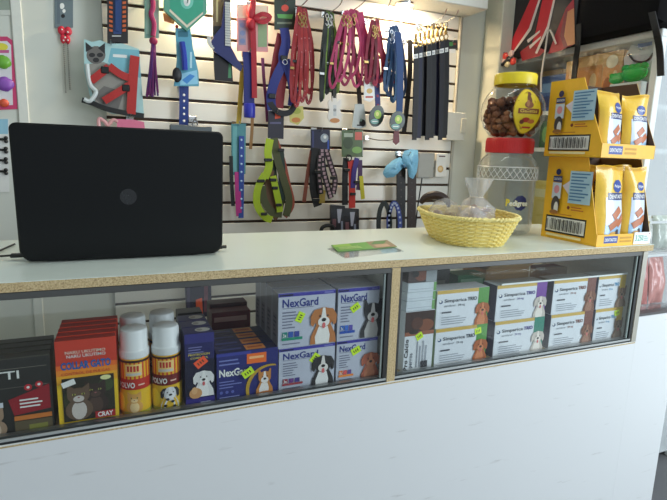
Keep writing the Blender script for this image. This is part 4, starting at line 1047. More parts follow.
for py in (95, 101, 108, 114, 121, 128): mb.ball(h.L(184, py, -.0035), .0045, inkW, 6, 1, .3, 1)
mb.build('studs', h.t)['label'] = 'white studs'
h = hthing('grey_clip', 'grey plastic clip just above the right half of the laptop lid', 'clip', 196, 124, NY)
mb = MB(); c = h.L(191, 128); mb.box(c.x-.075, c.x+.075, -.005, .005, c.z-.02, c.z+.010, M((92, 100, 104), .5), .004); mb.build('body', h.t)
mb = MB(); mb.tube(smooth([h.L(192, 125, 0), h.L(195, 119, 0), h.L(198, 125, 0)], 5), .003, M((120, 120, 120), .4), 6); mb.build('loop', h.t)

# ---- toothed brush, blue sleeve lead, yellow and red straps
h = hthing('toothed_rake', 'navy curved grooming rake with grey teeth in a dark bag on the slats', 'grooming rake', 221, 2, NY-.02)
hcard(h, 'bag', [(213, -20), (231, -20), (231, 50), (233, 82), (215, 80), (213, 40)], M((40, 36, 38), .3), .012, .01, lambda P: (P.poly(quad(214, -20, 224, 26), M((112, 92, 62), .35)), P.poly(quad(216, -20, 218, 22), M((176, 160, 120), .35)), P.poly([(229, 60), (231, 60), (231.5, 78), (228, 78)], M((70, 130, 90), .4))))
NV = M((38, 44, 100), .4)
mb = MB(); v = [h.L(a, b, -.006) for a, b in ((214, 36), (222, 26), (224.5, 2), (230, 2), (230.5, 46), (238, 60), (243, 66), (241, 71), (234, 66), (224, 58), (215, 52), (210, 44))]; mb.prism([(q.x, q.z) for q in v], v[0].y, v[0].y+.012, NV); mb.build('rake_body', h.t)
mb = MB(); tm = M((196, 196, 190), .35)
for i in range(17):
    a = h.L(225, 3+i*2.6, -.0075); mb.box(a.x, a.x+.020, a.y-.003, a.y, a.z-.0036, a.z+.0036, tm)
for i in range(7):
    t_ = i/6; a = h.L(210+t_*3-1.5*math.sin(PI*t_), 37+t_*11, -.004); mb.box(a.x-.010, a.x+.004, a.y-.003, a.y, a.z-.003, a.z+.003, tm)
mb.build('teeth', h.t)['label'] = 'grey teeth'
hook(222, 1, NY-.02, 'the navy grooming rake')
h = hthing('padded_lead', 'royal blue padded lead with blue end cap beside the long red strap', 'lead', 249, 55, NY)
hrib(h, 'strap', [(248, 52, 0), (249, 75, -.003), (249, 104, 0)], .040, NYL((34, 44, 130)), th=.006)
mb = MB(); c = h.L(249.5, 110, -.002); mb.lathe([(.0001, -.030), (.020, -.028), (.0215, -.022), (.0215, .020), (.019, .024), (.0001, .024)], M((44, 50, 170), .35), 22, c); mb.build('end_cap', h.t)
h = hthing('yellow_lead', 'thin yellow lead hanging left of the royal blue padded lead', 'lead', 242, 68, NY+.02)
hrib(h, 'strap', [(243, 64, 0), (241, 90, 0), (239.5, 112, 0), (238.5, 124, 0)], .018, NYL((206, 170, 50)))
h = hthing('red_collar_card', 'pink card of grey motifs with a red bow collar and long red strap', 'collar card', 252, 4, NY-.005)
hcard(h, 'card', [(237, 4), (268, 6), (268, 52), (237, 51)], M((214, 150, 150), .5), .003, .003, lambda P: (P.poly(quad(238, 5, 267, 18), M((222, 206, 180), .5)), P.poly(quad(239, 20, 246, 45), M((150, 140, 160), .5)), P.ell(242.5, 25, 2.6, 2.6, M((120, 130, 170), .5)), P.ell(242.5, 33, 2.6, 2.6, M((120, 130, 170), .5)), P.ell(242.5, 41, 2.6, 2.6, M((120, 130, 170), .5)), P.poly(quad(258, 24, 267, 47), M((140, 160, 120), .5)), P.poly(quad(248, 24, 251, 50), M((196, 100, 110), .5))))
RR = NYL((196, 26, 48))
hrib(h, 'strap', [(254, -8, -.004), (252.5, 14, -.012), (253, 30, -.01), (254, 60, -.008), (254.5, 98, -.006)], .020, RR, label='long red strap')
mb = MB()
for (a, b, r, sx, sz) in ((251, 12, .017, .8, 1.5), (251, 24, .018, .9, 1.2), (256, 19, .012, 1.2, .9)): mb.ball(h.L(a, b, -.014), r, RR, 9, sx, .6, sz, .1)
hrib(h, '', [(256, 17, -.014), (263, 14, -.02), (270, 17, -.014), (264, 22, -.014), (256, 20, -.012)], .016, RR, mb=mb, n=4)
mb.build('bow', h.t)['label'] = 'red bow'
h = hthing('magenta_lead', 'thin dark magenta lead hanging right of the long red strap', 'lead', 264, 60, NY+.02)
hrib(h, 'strap', [(262.5, 58, 0), (264, 80, -.002), (266, 100, 0), (267.5, 122, 0)], .012, NYL((120, 40, 96)))
h = hthing('tan_lead', 'narrow tan lead end hanging below the royal blue padded lead', 'lead', 252, 112, NY+.03)
hrib(h, 'strap', [(252.5, 110, 0), (252, 130, -.002), (250.5, 149, 0)], .012, NYL((176, 130, 76)))
hook(254, 2, NY-.005, 'the red bow collar card')

# ---- blue harness below the dark green card
h = hthing('blue_harness', 'blue and red dog harness hanging from a dark green header card', 'harness', 284, 2, NY-.01)
hcard(h, 'header_card', quad(274.5, -24, 295.5, 29.5), M((34, 50, 38), .45), 0, .004, lambda P: (P.ell(285, 8, 3.6, 3.4, M((206, 70, 50), .5)), P.poly([(277, 14), (293, 14.5), (292, 19), (278, 18)], M((90, 160, 80), .5)), P.rect(277, 22, 292, 24, M((120, 130, 110), .5))), label='dark green header card')
BL = NYL((38, 50, 140)); BK = NYL((30, 28, 36)); RD = NYL((150, 34, 48))
for nm, path, w, mt, lb in (('strap', [(284, 28, -.004), (286, 42, -.01), (283, 56, -.012), (284, 70, -.012)], .036, BL, 'blue strap'),
                            ('strap', [(285, 60, -.012), (276, 78, -.014), (271, 95, -.012), (272, 110, -.008)], .036, BL, 'blue strap'), ('strap', [(285, 60, -.014), (291, 78, -.016), (293.5, 92, -.014), (292, 106, -.01)], .036, BL, 'blue strap'),
                            ('strap', [(281, 34, .004), (277, 55, .002), (273, 80, .002), (270, 104, .004)], .03, RD, 'dark red strap'), ('strap', [(284, 72, -.006), (281, 90, -.006), (279, 108, -.004)], .034, RD, 'dark red strap'),
                            ('strap', [(268, 100, -.010), (278, 112, -.012), (290, 112, -.012), (297, 100, -.01)], .022, BK, 'black strap')):
    hrib(h, nm, path, w, mt, label=lb)
mb = MB()
for a, b in ((284, 58), (272, 96), (292, 92)):
    mb = MB(); c = h.L(a, b, -.018); mb.box(c.x-.013, c.x+.013, c.y-.003, c.y+.003, c.z-.009, c.z+.009, BLACK, .002); mb.build('buckle', h.t)
mb = MB(); c = h.L(285, 62, -.022); mb.tube([(c.x+.009*math.cos(2*PI*i/14), c.y, c.z+.009*math.sin(2*PI*i/14)) for i in range(14)], .0018, CHROME, 6, closed=True)
mb.build('ring', h.t)
hook(285, 2, NY-.01, 'the blue and red harness')

# ---- leash bundles
rr = random.Random(21)
def bundle(n, label, group, px, top, bot, half, cols, w=.011, dxs=8, seed=1, stripe=None, spread=(2, 5), Y=NY, metal=BRASS, dys=.0105):
    for i in range(n):
        r2 = random.Random(seed*100+i); f = (i/(n-1)*2-1) if n > 1 else 0
        leash(label, group, px+f*half*.45, top+r2.uniform(0, 3), bot-r2.uniform(0, (bot-top)*.18), f*half*.9+r2.uniform(-1.5, 1.5), r2.uniform(*spread), cols[i % len(cols)], -.045+i*dys*.8, w, seed*100+i, stripe if i % 2 else None, Y, metal)
bundle(7, 'red nylon leash in the bundle between blue harness and green leashes', 'red leashes', 302, 7, 110, 7, [(170, 36, 44), (190, 48, 48), (150, 30, 40)], .011, seed=1, stripe=(206, 120, 124), spread=(1.5, 4), dys=.008)
hook(300, 7, NY-.01, 'the red nylon leashes', .07)
bundle(6, 'green and black leash in the bundle left of the pink leashes', 'green and black leashes', 329, 12, 104, 6, [(28, 34, 30), (110, 140, 40), (34, 34, 36), (60, 80, 46)], .014, seed=2, spread=(1, 3), stripe=(96, 116, 48), metal=M((170, 170, 166), .3, .9))
hook(331, 12, NY-.01, 'the green and black leashes', .07)
bundle(7, 'pink leash in the widest looped bundle of the upper row', 'pink leashes', 351, 10, 93, 12, [(192, 48, 100), (206, 70, 122), (160, 36, 80)], .011, seed=3, spread=(4, 9), dys=.008)
h = hthing('dark_lead', 'dark lead hanging inside the pink leash bundle with grey card tag', 'lead', 360, 16, NY+.02)
hrib(h, 'strap', [(350, 16, 0), (352, 40, -.002), (357, 70, -.003), (360, 106, -.002)], .020, NYL((44, 34, 40)))
hcard(h, 'card_tag', [(355, 104), (364, 104), (366.5, 126), (360, 129), (352, 127)], M((176, 182, 180), .4), -.006, .003, lambda P: (P.ell(362.5, 123, 3.2, 3.6, inkK), P.ell(361, 120, 1.2, 1.6, M((120, 150, 140), .4)), P.rect(357, 124.5, 361, 126, inkK)), label='grey card tag with black emblem')
hook(352, 11, NY-.01, 'the pink leashes', .09)
h = hthing('pink_strap', 'pink flat strap with white tag at the right edge of the pink leashes', 'leash', 364, 14, NY-.012)
hrib(h, 'strap', [(360, 12, 0), (364, 35, -.004), (367, 60, -.004), (368.5, 82, 0)], .026, NYL((200, 50, 110)))
hcard(h, 'card_tag', [(364, 79), (374, 79), (375, 98), (370, 102), (364, 100)], M((232, 230, 226), .4), -.008, .003, lambda P: (P.ell(369.5, 91, 3, 2.6, M((214, 170, 80), .4)), P.rect(365.5, 96, 373, 98, M((190, 80, 60), .4))), label='white card tag')
bundle(5, 'maroon leash in the bundle between pink and blue leashes', 'maroon leashes', 375, 20, 86, 6, [(150, 30, 60), (110, 28, 44), (176, 44, 76)], .013, seed=4, spread=(2, 4), Y=NY)
hook(373, 19, NY-.01, 'the maroon leashes', .09)
h = hthing('maroon_harness', 'maroon harness strap slanting to the blue leashes with a fish shaped black tag', 'harness', 376, 30, NY-.02)
hrib(h, 'strap', [(375, 34, 0), (381, 50, -.006), (387, 66, -.006), (392.5, 84, 0)], .026, NYL((166, 34, 66)))
hrib(h, 'strap', [(376, 40, .004), (376, 60, 0), (377, 84, 0), (378, 110, 0)], .024, NYL((60, 66, 130)), stripe=NYL((160, 60, 90)), label='blue patterned strap')
FISH = M((36, 52, 44), .35)
def d_fish(cx, cy): return lambda P: (P.ell(cx+1, cy-1.5, 3.6, 4.4, M((150, 190, 60), .4)), P.ell(cx+.6, cy-2, 1.6, 2.2, M((220, 220, 120), .4)), P.ell(cx-2, cy+5.5, 4.2, 2.6, M((110, 160, 150), .4)), P.rect(cx-4.5, cy+5, cx+1, cy+6, inkW))
hcard(h, 'card_tag', oval(376.8, 116, 7.2, 11, rot=.25), FISH, -.008, .004, d_fish(376.8, 116), label='black oval card tag with green emblem')
bundle(5, 'blue leash in the bundle right of the maroon leashes', 'blue leashes', 394, 25, 104, 6, [(44, 82, 124), (34, 64, 106), (60, 104, 146)], .013, seed=5, spread=(2, 4), metal=M((180, 184, 190), .3, .9))
hook(395, 26, NY-.01, 'the blue leashes', .09)
h = hthing('blue_lead', 'broad blue lead with an oval green and black tag and maroon end', 'lead', 397, 40, NY-.068)
hrib(h, 'strap', [(398, 32, 0), (400, 60, -.004), (400, 90, -.004), (399, 116, 0)], .030, NYL((36, 76, 136)))
hcard(h, 'card_tag', oval(397.5, 121, 7.4, 10, rot=.2), FISH, -.010, .004, d_fish(397.5, 121), label='black oval card tag with green emblem')
hcard(h, 'end_tab', [(394, 131), (399, 130), (399.5, 142), (396, 145), (393, 142)], M((110, 44, 50), .5), 0, .003, label='maroon end tab')
h = hthing('black_lead', 'single black lead hanging between blue leashes and the row of black leashes', 'lead', 409, 40, NY+.015)
hrib(h, 'strap', [(410, 40, 0), (410, 70, 0), (407, 105, 0), (404, 132, 0)], .022, NYL((26, 26, 30)))
# the packed row of black leashes with brass clips on the right
order = ['leftmost', 'second', 'third', 'fourth', 'fifth', 'sixth', 'seventh', 'rightmost']
for i in range(8):
    px = 416+i*4.3; h = hthing('black_leash', order[i]+' of the long black leashes with brass clips at the right end of the slats', 'leash', px, 30-i*.9, NY-.055+.011*(i % 3)+.004*i, 'long black leashes')
    cl = [(17, 17, 21), (26, 30, 60), (20, 22, 36), (16, 16, 20)][i % 4]; b = 140-(i % 3)*2
    hrib(h, 'strap', [(px, 46-i, 0), (px-.5, 80, -.002), (px-1.2, 112, .002), (px-1.8, b, 0)], .020, NYL(cl), th=.005)
    hrib(h, 'strap', [(px+1.4, 48-i, .006), (px+1.2, 85, .006), (px+.2, 115, .007), (px-.6, b-3, .006)], .016, NYL((30, 30, 34)), th=.004)
    mb = MB(); c = h.L(px, 34-i, -.002)
    mb.tube([(c.x+.008*math.cos(2*PI*k/14), c.y, c.z+.010+.010*math.sin(2*PI*k/14)) for k in range(14)], .0021, BRASS, 6, closed=True)
    mb.tube([(c.x, c.y, c.z), (c.x, c.y, c.z-.022)], .0052, BRASS, 8); mb.ball((c.x, c.y, c.z-.024), .008, BRASS, 7)
    mb.tube(smooth([(c.x, c.y-.004, c.z-.026), (c.x+.010, c.y-.005, c.z-.038), (c.x, c.y-.004, c.z-.052), (c.x-.010, c.y-.004, c.z-.04)], 4, True), .0024, BRASS, 6, closed=True)
    mb.build('clasp', h.t)['label'] = 'brass snap clasp'
    hcard(h, 'paper_band', [(px-2.2, 54.5-i*.9), (px+2.1, 53.6-i*.9), (px+2.1, 58-i*.9), (px-2.2, 58.8-i*.9)], M((226, 226, 222), .5), -.005, .002, lambda P: [P.rect(px-1.6+k*1.1, 55.4-i*.9, px-1.1+k*1.1, 57.4-i*.9, M((90, 96, 110), .5)) for k in range(3)], label='white paper band')
hook(445, 22, NY-.03, 'the row of black leashes', .05); hook(430, 24, NY-.03, 'the left half of the row of black leashes', .07)
h = hthing('green_card', 'dark card with green emblem at the right end of the black leashes', 'card', 452, 45, NY+.03)
hcard(h, 'card', quad(445, 40, 457.5, 48.5), M((34, 40, 40), .5), 0, .003, lambda P: (P.ell(451, 44, 3, 2, M((60, 130, 66), .5)), P.rect(453, 43, 456, 45, M((120, 60, 50), .5))))
hcard(h, 'label_strip', quad(444, 49, 455.5, 53), M((228, 228, 226), .5), 0, .003, label='white strip')
# ---- card tags under the bundles
h = hthing('yellow_tag', 'yellow green card tag hanging under the red leashes', 'card tag', 296, 108, NY-.02)
hcard(h, 'tag', [(289, 107), (303, 106), (304, 118), (298, 125), (290, 122)], M((206, 196, 110), .45), 0, .003, lambda P: (P.ell(296, 120, 4.5, 2.6, M((206, 130, 60), .45)), P.ell(297, 111, 4, 3, M((170, 176, 70), .45))))
h = hthing('guitar_tag', 'white guitar shaped card tag hanging under the green and black leashes', 'card tag', 334, 97, NY-.02)
hcard(h, 'tag', [(332.5, 96), (336, 96), (336.5, 102), (341, 99), (341.5, 104), (339.5, 108), (341.8, 114), (341, 121), (336, 124), (330, 122), (327.5, 117), (329.5, 109), (328, 103), (330, 99), (332.5, 102)], M((232, 226, 218), .4), 0, .004, lambda P: (P.ell(334.8, 120.5, 5, 2.4, M((206, 140, 84), .45)), P.rect(333.2, 105, 336.4, 116, M((206, 206, 206), .4)), P.ell(334.8, 110, 1.6, 1.6, M((150, 150, 150), .4))))
hrib(h, 'neck', [(334, 88, .002), (334.4, 98, .001)], .012, NYL((60, 60, 50)))

# ---- lower row
h = hthing('collar_tubes', 'teal packed collars with blue and pink dotted straps right of the laptop', 'collar pack', 239, 125, NY+.01)
hcard(h, 'bag', [(231.5, 124), (246, 123.5), (245.5, 174), (232, 175)], M((78, 140, 146), .35), .002, .008, lambda P: P.poly(quad(233, 126, 237, 172), M((104, 168, 170), .35)))
hrib(h, 'strap', [(241.5, 136, -.006), (241.5, 170, -.007), (241, 218, -.004)], .020, NYL((52, 84, 176)), label='blue dotted strap')
hrib(h, 'strap', [(237.5, 172, -.004), (238, 195, -.006), (239, 216, -.004)], .022, NYL((214, 54, 150)), label='pink strap')
hrib(h, 'strap', [(231, 156, .001), (231.5, 180, .0), (233, 206, .001)], .014, NYL((30, 34, 36)), label='black strap')
mb = MB()
for py in (140, 148, 156, 164, 172, 181, 190, 199, 208): mb.ball(h.L(241.4, py, -.0095), .0042, M((170, 200, 232), .4), 6, 1, .35, 1)
mb.build('studs', h.t)
hook(238, 125, NY+.01, 'the teal packed collars')
h = hthing('lime_harness', 'lime green and camouflage dog harness with black buckles on the lower slats', 'harness', 277, 112, NY-.01)
hcard(h, 'header_card', [(268.5, 111), (284, 111), (283.5, 139), (268, 138)], M((36, 32, 48), .45), 0, .004, lambda P: (P.poly([(275, 113), (280, 112), (280.5, 118), (275, 119)], M((230, 84, 50), .5)), P.rect(270, 122, 281, 124, M((90, 86, 120), .5))), label='black header card with red sticker')
LM = NYL((196, 222, 40)); CM = NYL((92, 96, 56)); BRN2 = NYL((120, 84, 58)); OR = NYL((190, 90, 66))
for path, w, mt, lb in (([(270, 139, -.006), (268, 152, -.012), (269, 166, -.014), (265, 178, -.014)], .030, LM, 'lime strap'), ([(265, 174, -.014), (258, 188, -.016), (257, 204, -.014), (264, 216, -.012), (272, 220, -.010)], .028, LM, 'lime strap'),
                        ([(273, 176, -.016), (276, 190, -.018), (279, 204, -.014), (280, 212, -.012)], .026, LM, 'lime strap'), ([(274, 138, 0), (277, 158, -.002), (284, 180, -.004), (289, 200, -.002), (286, 216, 0)], .030, CM, 'camouflage strap'),
                        ([(276, 140, .006), (283, 160, .004), (288, 182, .004), (292.5, 204, .004), (285, 217, .006)], .018, OR, 'orange brown strap'), ([(271, 170, .002), (268, 190, .002), (271, 210, 0), (278, 218, 0)], .028, BRN2, 'brown strap'), ([(270, 160, .008), (272, 180, .008), (276, 204, .008)], .045, NYL((48, 60, 44)), 'dark green strap'), ([(284, 178, .010), (281, 196, .010), (276, 216, .008)], .040, CM, 'camouflage strap'), ([(262, 186, .002), (264, 200, 0), (272, 212, -.002), (282, 214, 0)], .030, CM, 'camouflage strap'), ([(277, 186, .006), (273, 200, .006), (276, 214, .006)], .034, BRN2, 'brown strap'), ([(280, 150, .004), (282, 176, .0), (281, 200, .002)], .03, NYL((40, 62, 54)), 'dark green strap')):
    hrib(h, 'strap', path, w, mt, label=lb)
for a, b, s_ in ((268, 160, .016), (261, 181, .015), (273, 180, .014), (275, 188, .012), (279, 205, .012), (264, 214, .012), (281, 150, .013)):
    mb = MB(); c = h.L(a, b, -.021); mb.box(c.x-s_, c.x+s_, c.y-.003, c.y+.003, c.z-.006, c.z+.006, BLACK, .002); mb.build('buckle', h.t)
hook(276, 113, NY-.01, 'the lime green harness')
h = hthing('checkered_harness', 'black harness with pink and white checkered straps in the middle of the lower slats', 'harness', 320, 130, NY-.01)
hcard(h, 'header_card', quad(311, 129.5, 330, 151), M((40, 42, 66), .4), 0, .004, lambda P: (P.ell(324.5, 138, 4, 4.4, M((160, 170, 180), .4)), P.ell(325, 137, 1.6, 1.8, inkW), P.rect(312, 131, 314, 149, M((60, 66, 110), .4)), P.rect(327.5, 140, 329, 150, M((60, 90, 180), .4))), label='dark blue header card')
CK = NYL((206, 170, 180))
for path, w, mt, st, lb in (([(316, 148, 0), (314, 170, -.006), (314, 190, -.004), (318, 206, 0)], .036, NYL((26, 26, 30)), None, 'black strap'), ([(322, 150, -.006), (323, 168, -.012), (327, 184, -.012), (331, 198, -.008)], .026, NYL((40, 32, 40)), CK, 'checkered strap'),
                            ([(326, 150, -.002), (331, 166, -.008), (335, 180, -.006), (333, 194, -.004)], .024, NYL((52, 30, 40)), CK, 'checkered strap'), ([(320, 156, -.010), (319, 174, -.016), (321, 194, -.012)], .022, NYL((30, 26, 32)), CK, 'checkered strap'), ([(312, 150, .004), (308, 172, .002), (304, 202, .004)], .016, NYL((150, 80, 60)), None, 'brown strap'),
                            ([(323, 190, -.004), (322, 198, -.006), (322, 203, -.004)], .026, NYL((190, 160, 70)), None, 'yellow tab')):
    hrib(h, 'strap' if 'tab' not in lb else 'tab', path, w, mt, stripe=st, label=lb, n=8)
for a, b, s_ in ((318, 172, .016), (333, 178, .013), (316, 200, .016)):
    mb = MB(); c = h.L(a, b, -.022); mb.box(c.x-s_, c.x+s_, c.y-.003, c.y+.003, c.z-.007, c.z+.007, BLACK, .002); mb.build('buckle', h.t)
hook(320, 131, NY-.01, 'the checkered harness')
h = hthing('collar_set', 'red, purple and yellow collars hanging from a green camouflage header card', 'collar set', 352, 132, NY-.01)
hcard(h, 'header_card', quad(342, 130, 363, 157), M((84, 104, 70), .4), 0, .004, lambda P: (P.ell(348, 143, 5, 6, M((60, 76, 50), .4)), P.ell(357, 150, 5, 3.4, M((130, 170, 90), .4)), P.poly(quad(355, 132, 362, 140), M((206, 96, 80), .4)), P.poly(quad(344, 133, 353, 137), M((170, 180, 160), .4)), P.poly(quad(362.6, 131, 362.9, 156), inkW)), label='green camouflage header card')
for path, w, rgb, lb in (([(346, 158, 0), (345, 178, -.004), (345, 205, 0)], .026, (30, 28, 32), 'black collar'), ([(351, 160, -.006), (352, 180, -.010), (352, 208, -.006)], .030, (226, 60, 48), 'red collar'), ([(357, 158, -.010), (354, 172, -.014), (353, 188, -.012)], .022, (70, 50, 140), 'purple collar'), ([(360, 160, -.002), (360, 176, -.006), (358, 190, -.004)], .020, (84, 50, 100), 'violet collar'), ([(361, 176, -.008), (362, 188, -.010), (363, 199, -.006)], .018, (226, 214, 50), 'yellow collar')):
    hrib(h, 'collar', path, w, NYL(rgb), label=lb)
mb = MB(); c = h.L(349, 158, -.008); mb.tube([(c.x+.012*math.cos(2*PI*i/14), c.y, c.z+.012*math.sin(2*PI*i/14)) for i in range(14)], .0028, BLACK, 6, closed=True); mb.build('ring', h.t)
for a, b in ((357, 182), (347, 170), (353, 194)):
    mb = MB(); c = h.L(a, b, -.018); mb.box(c.x-.013, c.x+.013, c.y-.003, c.y+.003, c.z-.006, c.z+.006, BLACK, .002); mb.build('buckle', h.t)
hook(352, 132, NY-.01, 'the red purple and yellow collars')
mb = MB(); mb.tube(smooth([at(368, 138, Y=1.0), at(378, 140, Y=.985), at(390, 140, Y=.97), at(396, 138, Y=.965)], 5), .0022, M((80, 76, 74), .4, .5), 6); mb.box(at(367, 138, Y=1.0).x-.010, at(367, 138, Y=1.0).x+.010, 1.0, YS, at(367, 138, Y=1.0).z-.008, at(367, 138, Y=1.0).z+.010, CHROME, .001)
tag(mb.build('display_hook'), 'empty dark wire hook on the slats right of the camouflage card', 'hook')
PKL = [('left', 331, 345, 205), ('right', 344, 359, 208)]
for nm, x0, x1, y0 in PKL:
    h = hthing('harness_packet', nm+' of two glossy black packets standing just above the counter below the collars', 'packet', (x0+x1)/2, y0, NY-.02, 'glossy black packets')
    hcard(h, 'packet', [(x0, y0), (x1, y0+1), (x1, 236), (x0, 236)], M((40, 40, 46), .25), 0, .014, lambda P: (P.poly([(x0+6, y0+4), (x0+11, y0+4), (x0+9, y0+18), (x0+7, y0+18)], M((176, 176, 190), .25)), P.rect(x0+1.5, y0+14, x0+5, y0+22, M((110, 70, 76), .3)), P.rect(x0+10, y0+16, x0+12, y0+25, M((130, 134, 150), .3))))
h = hthing('coiled_lead', 'black coiled lead lying behind the counter edge left of the packets', 'lead', 327, 228, NY-.03)
mb = MB(); mb.tube(smooth([h.L(321, 234, 0), h.L(322, 228, 0), h.L(327, 225.5, 0), h.L(333, 227, 0), h.L(334, 234, 0)], 5), .008, BLACK, 8); mb.build('coil', h.t)
# belts with the blue mesh bow, boxes on the right
for nm, x0, x1, c, lb in (('a', 396.5, 405.5, (28, 26, 28), 'broad black belt hanging under the blue mesh bow'), ('b', 406.5, 417, (58, 42, 38), 'broad dark brown belt hanging beside the black belt under the blue mesh bow')):
    h = hthing('belt', lb, 'belt', (x0+x1)/2, 160, NY+.01)
    hrib(h, 'strap', [((x0+x1)/2, 156, 0), ((x0+x1)/2, 190, -.003), ((x0+x1)/2-.6, 232, 0)], .043, NYL(c), th=.006)
    mb = MB(); 
    for py in range(176, 228, 7): mb.ball(h.L((x0+x1)/2, py, -.006), .003, M((84, 80, 78), .4, .6), 6, 1, .5, 1)
    mb.build('eyelets', h.t)
h = hthing('mesh_bow', 'light blue mesh bag tied like a bow at the top of the dark belts', 'mesh bag', 406, 152, NY-.02)
MSH = M((120, 176, 202), .45, var=.25, scale=160, bump=.6)
def puff(h, name, pts, mat, T, dy=0.0, rings=4):
    """soft padded shape: outline in the item's plane, swelling front and back"""
    q = [h.L(a, b, dy) for a, b in pts]; n = len(q); c = sum(q, Vector())/n; vs = []; mb = MB(); rr_ = random.Random(n)
    for s_ in (-1, 1):
        for k in range(rings+1):
            f_ = 1-k/rings
            for v in q: vs.append((c.x+(v.x-c.x)*f_, c.y+s_*T*(1-f_**2.2)+rr_.uniform(-.4, .4)*T*(k > 0), c.z+(v.z-c.z)*f_))
    L = rings+1; f = []
    for s_ in range(2):
        for k in range(rings):
            for i in range(n):
                b = (s_*L+k)*n; f.append((b+i, b+(i+1) % n, b+n+(i+1) % n, b+n+i))
    mb.add(vs, f, mat); return mb.build(name, h.t, ang=80)
puff(h, 'bag', [(383, 172), (386, 166), (393, 160), (400, 157), (404, 160), (404, 166), (400, 171), (394, 177), (386, 178), (383.5, 175)], MSH, .016)
puff(h, 'bag', [(402, 157), (404, 151), (411, 149), (418, 150), (418.5, 160), (417, 172), (413, 179), (409, 177), (407, 168), (403, 163)], MSH, .014, -.004)
mb = MB(); c = h.L(404, 166, -.012); mb.ball(c, .009, M((70, 110, 140), .5), 7); mb.build('knot', h.t)
hook(407, 155, NY-.02, 'the dark belts and mesh bow')
def wallbox(name, label, cat, px, y0, y1, rgb, dep, draw=None, fl=None):
    x0, x1 = px; a = at(x0, y1, Y=YS-dep); b = at(x1, y0, Y=YS-dep); w = b.x-a.x; hh = b.z-a.z; mb = MB()
    mb.box(0, w, 0, dep-.001, 0, hh, M(rgb, .5), .002)
    if draw: draw(front(mb, 0, 0, 0), w, hh)
    o = mb.build(name, loc=(a.x, YS-dep, a.z)); return tag(o, label, cat)
wallbox('grey_carton', 'flat grey carton hanging right of the blue mesh bow', 'carton', (417.5, 435), 153, 178, (150, 150, 144), .02, lambda P, w, h: P.rect(w*.05, h*.05, w*.95, h*.95, M((160, 160, 152), .5)))
wallbox('white_carton', 'small white carton with a gold seal right of the grey carton', 'carton', (435.5, 447.5), 153.5, 177, (226, 224, 216), .02, lambda P, w, h: (P.ell(w*.42, h*.34, w*.28, w*.28, M((206, 166, 100), .4)), P.ell(w*.42, h*.34, w*.16, w*.16, M((226, 196, 140), .4)), P.rect(w*.2, h*.85, w*.8, h*.9, M((90, 60, 70), .5))))
sw = wallbox('switch_box', 'cream electrical switch box on the wall at the right end of the slats', 'switch box', (446, 466), 113, 140, (214, 210, 196), .034)
mb = MB(); mb.box(.075, .105, -.004, -.0002, .035, .10, M((206, 200, 180), .4), .002); mb.build('switch', sw)
p0, p1 = at(461.5, 17, Y=1.022), at(455, 113, Y=1.022)
mb = MB(); mb.tube([p0, Vector((p0.x, p0.y, p1.z))], .0065, M((170, 164, 150), .5), 10); tag(mb.build('cable_conduit'), 'thin grey cable conduit running down to the cream switch box', 'conduit')
mb = MB(); mb.tube(smooth([at(422, 178, Y=1.0), at(420, 192, Y=.995), at(417, 212, Y=1.0), at(415, 232, Y=1.005)], 5), .0035, BLACK, 6); tag(mb.build('black_cable'), 'black cable hanging below the flat grey carton', 'cable')
for i, (px, c, lb) in enumerate(((384, (34, 44, 40), 'dark green lead loop standing left of the blue lead loop'), (394, (52, 72, 150), 'blue and white lead loop beside the broad belts'))):
    h = hthing('lead_loop', lb, 'lead', px, 206, NY-.02)
    hrib(h, 'strap', [(px, 203, 0), (px-4, 210, 0), (px-5.5, 224, 0), (px-3.5, 240, 0), (px+3.5, 240, 0), (px+6, 224, 0), (px+4, 209, 0)], .020, NYL(c), True, th=.004, stripe=NYL((190, 200, 226)) if i else None)
# seen through the open back of the case
h = hthing('purple_packet', 'dark purple packet with orange tag on the lowest slats, seen through the case', 'packet', 197, 284, NY+.01)
hcard(h, 'packet', [(185, 283), (211, 282), (212, 316), (187, 317)], M((44, 38, 66), .35), 0, .02, lambda P: (P.poly(quad(204, 284, 208, 312), M((120, 70, 90), .4)), P.poly(quad(187, 286, 190, 312), M((70, 64, 100), .4))))
hcard(h, 'price_tag', [(196, 300), (202, 298), (203, 315), (196, 314)], M((244, 96, 50), .5), -.004, .002, label='orange price tag')
for i, (x, y, w, hh, rgb, lb) in enumerate(((.150, .27, .060, .132, (34, 30, 40), 'black box standing behind the row of tall navy cartons'), (.232, .262, .100, .128, (110, 38, 48), 'dark red box standing behind the row of flat navy cartons'), (.236, .312, .100, .136, (70, 34, 42), 'maroon box behind the dark red box in the glass case'))):
    carton('medicine_box', lb, 'box', x, w, y, .045, ZF, hh, M(rgb, .45), lambda P, w, h: (P.rect(w*.06, h*.8, w*.9, h*.9, M((190, 150, 140), .5)), P.rect(w*.1, h*.3, w*.6, h*.6, M((150, 120, 120), .5))))

for px, py, Y, what in ((117.5, 0, NY, 'the orange striped collar card'), (152, 0, NY, 'the magenta tassel lead'), (195, 120, NY, 'the grey plastic clip'), (249, 53, NY, 'the royal blue padded lead'), (184, 84, NY+.03, 'the spotted blue strap'), (409, 40, NY+.015, 'the single black lead'), (451, 42, NY+.03, 'the dark card with green emblem'), (197, 283, NY+.01, 'the dark purple packet')):
    hook(px, py, Y, what)

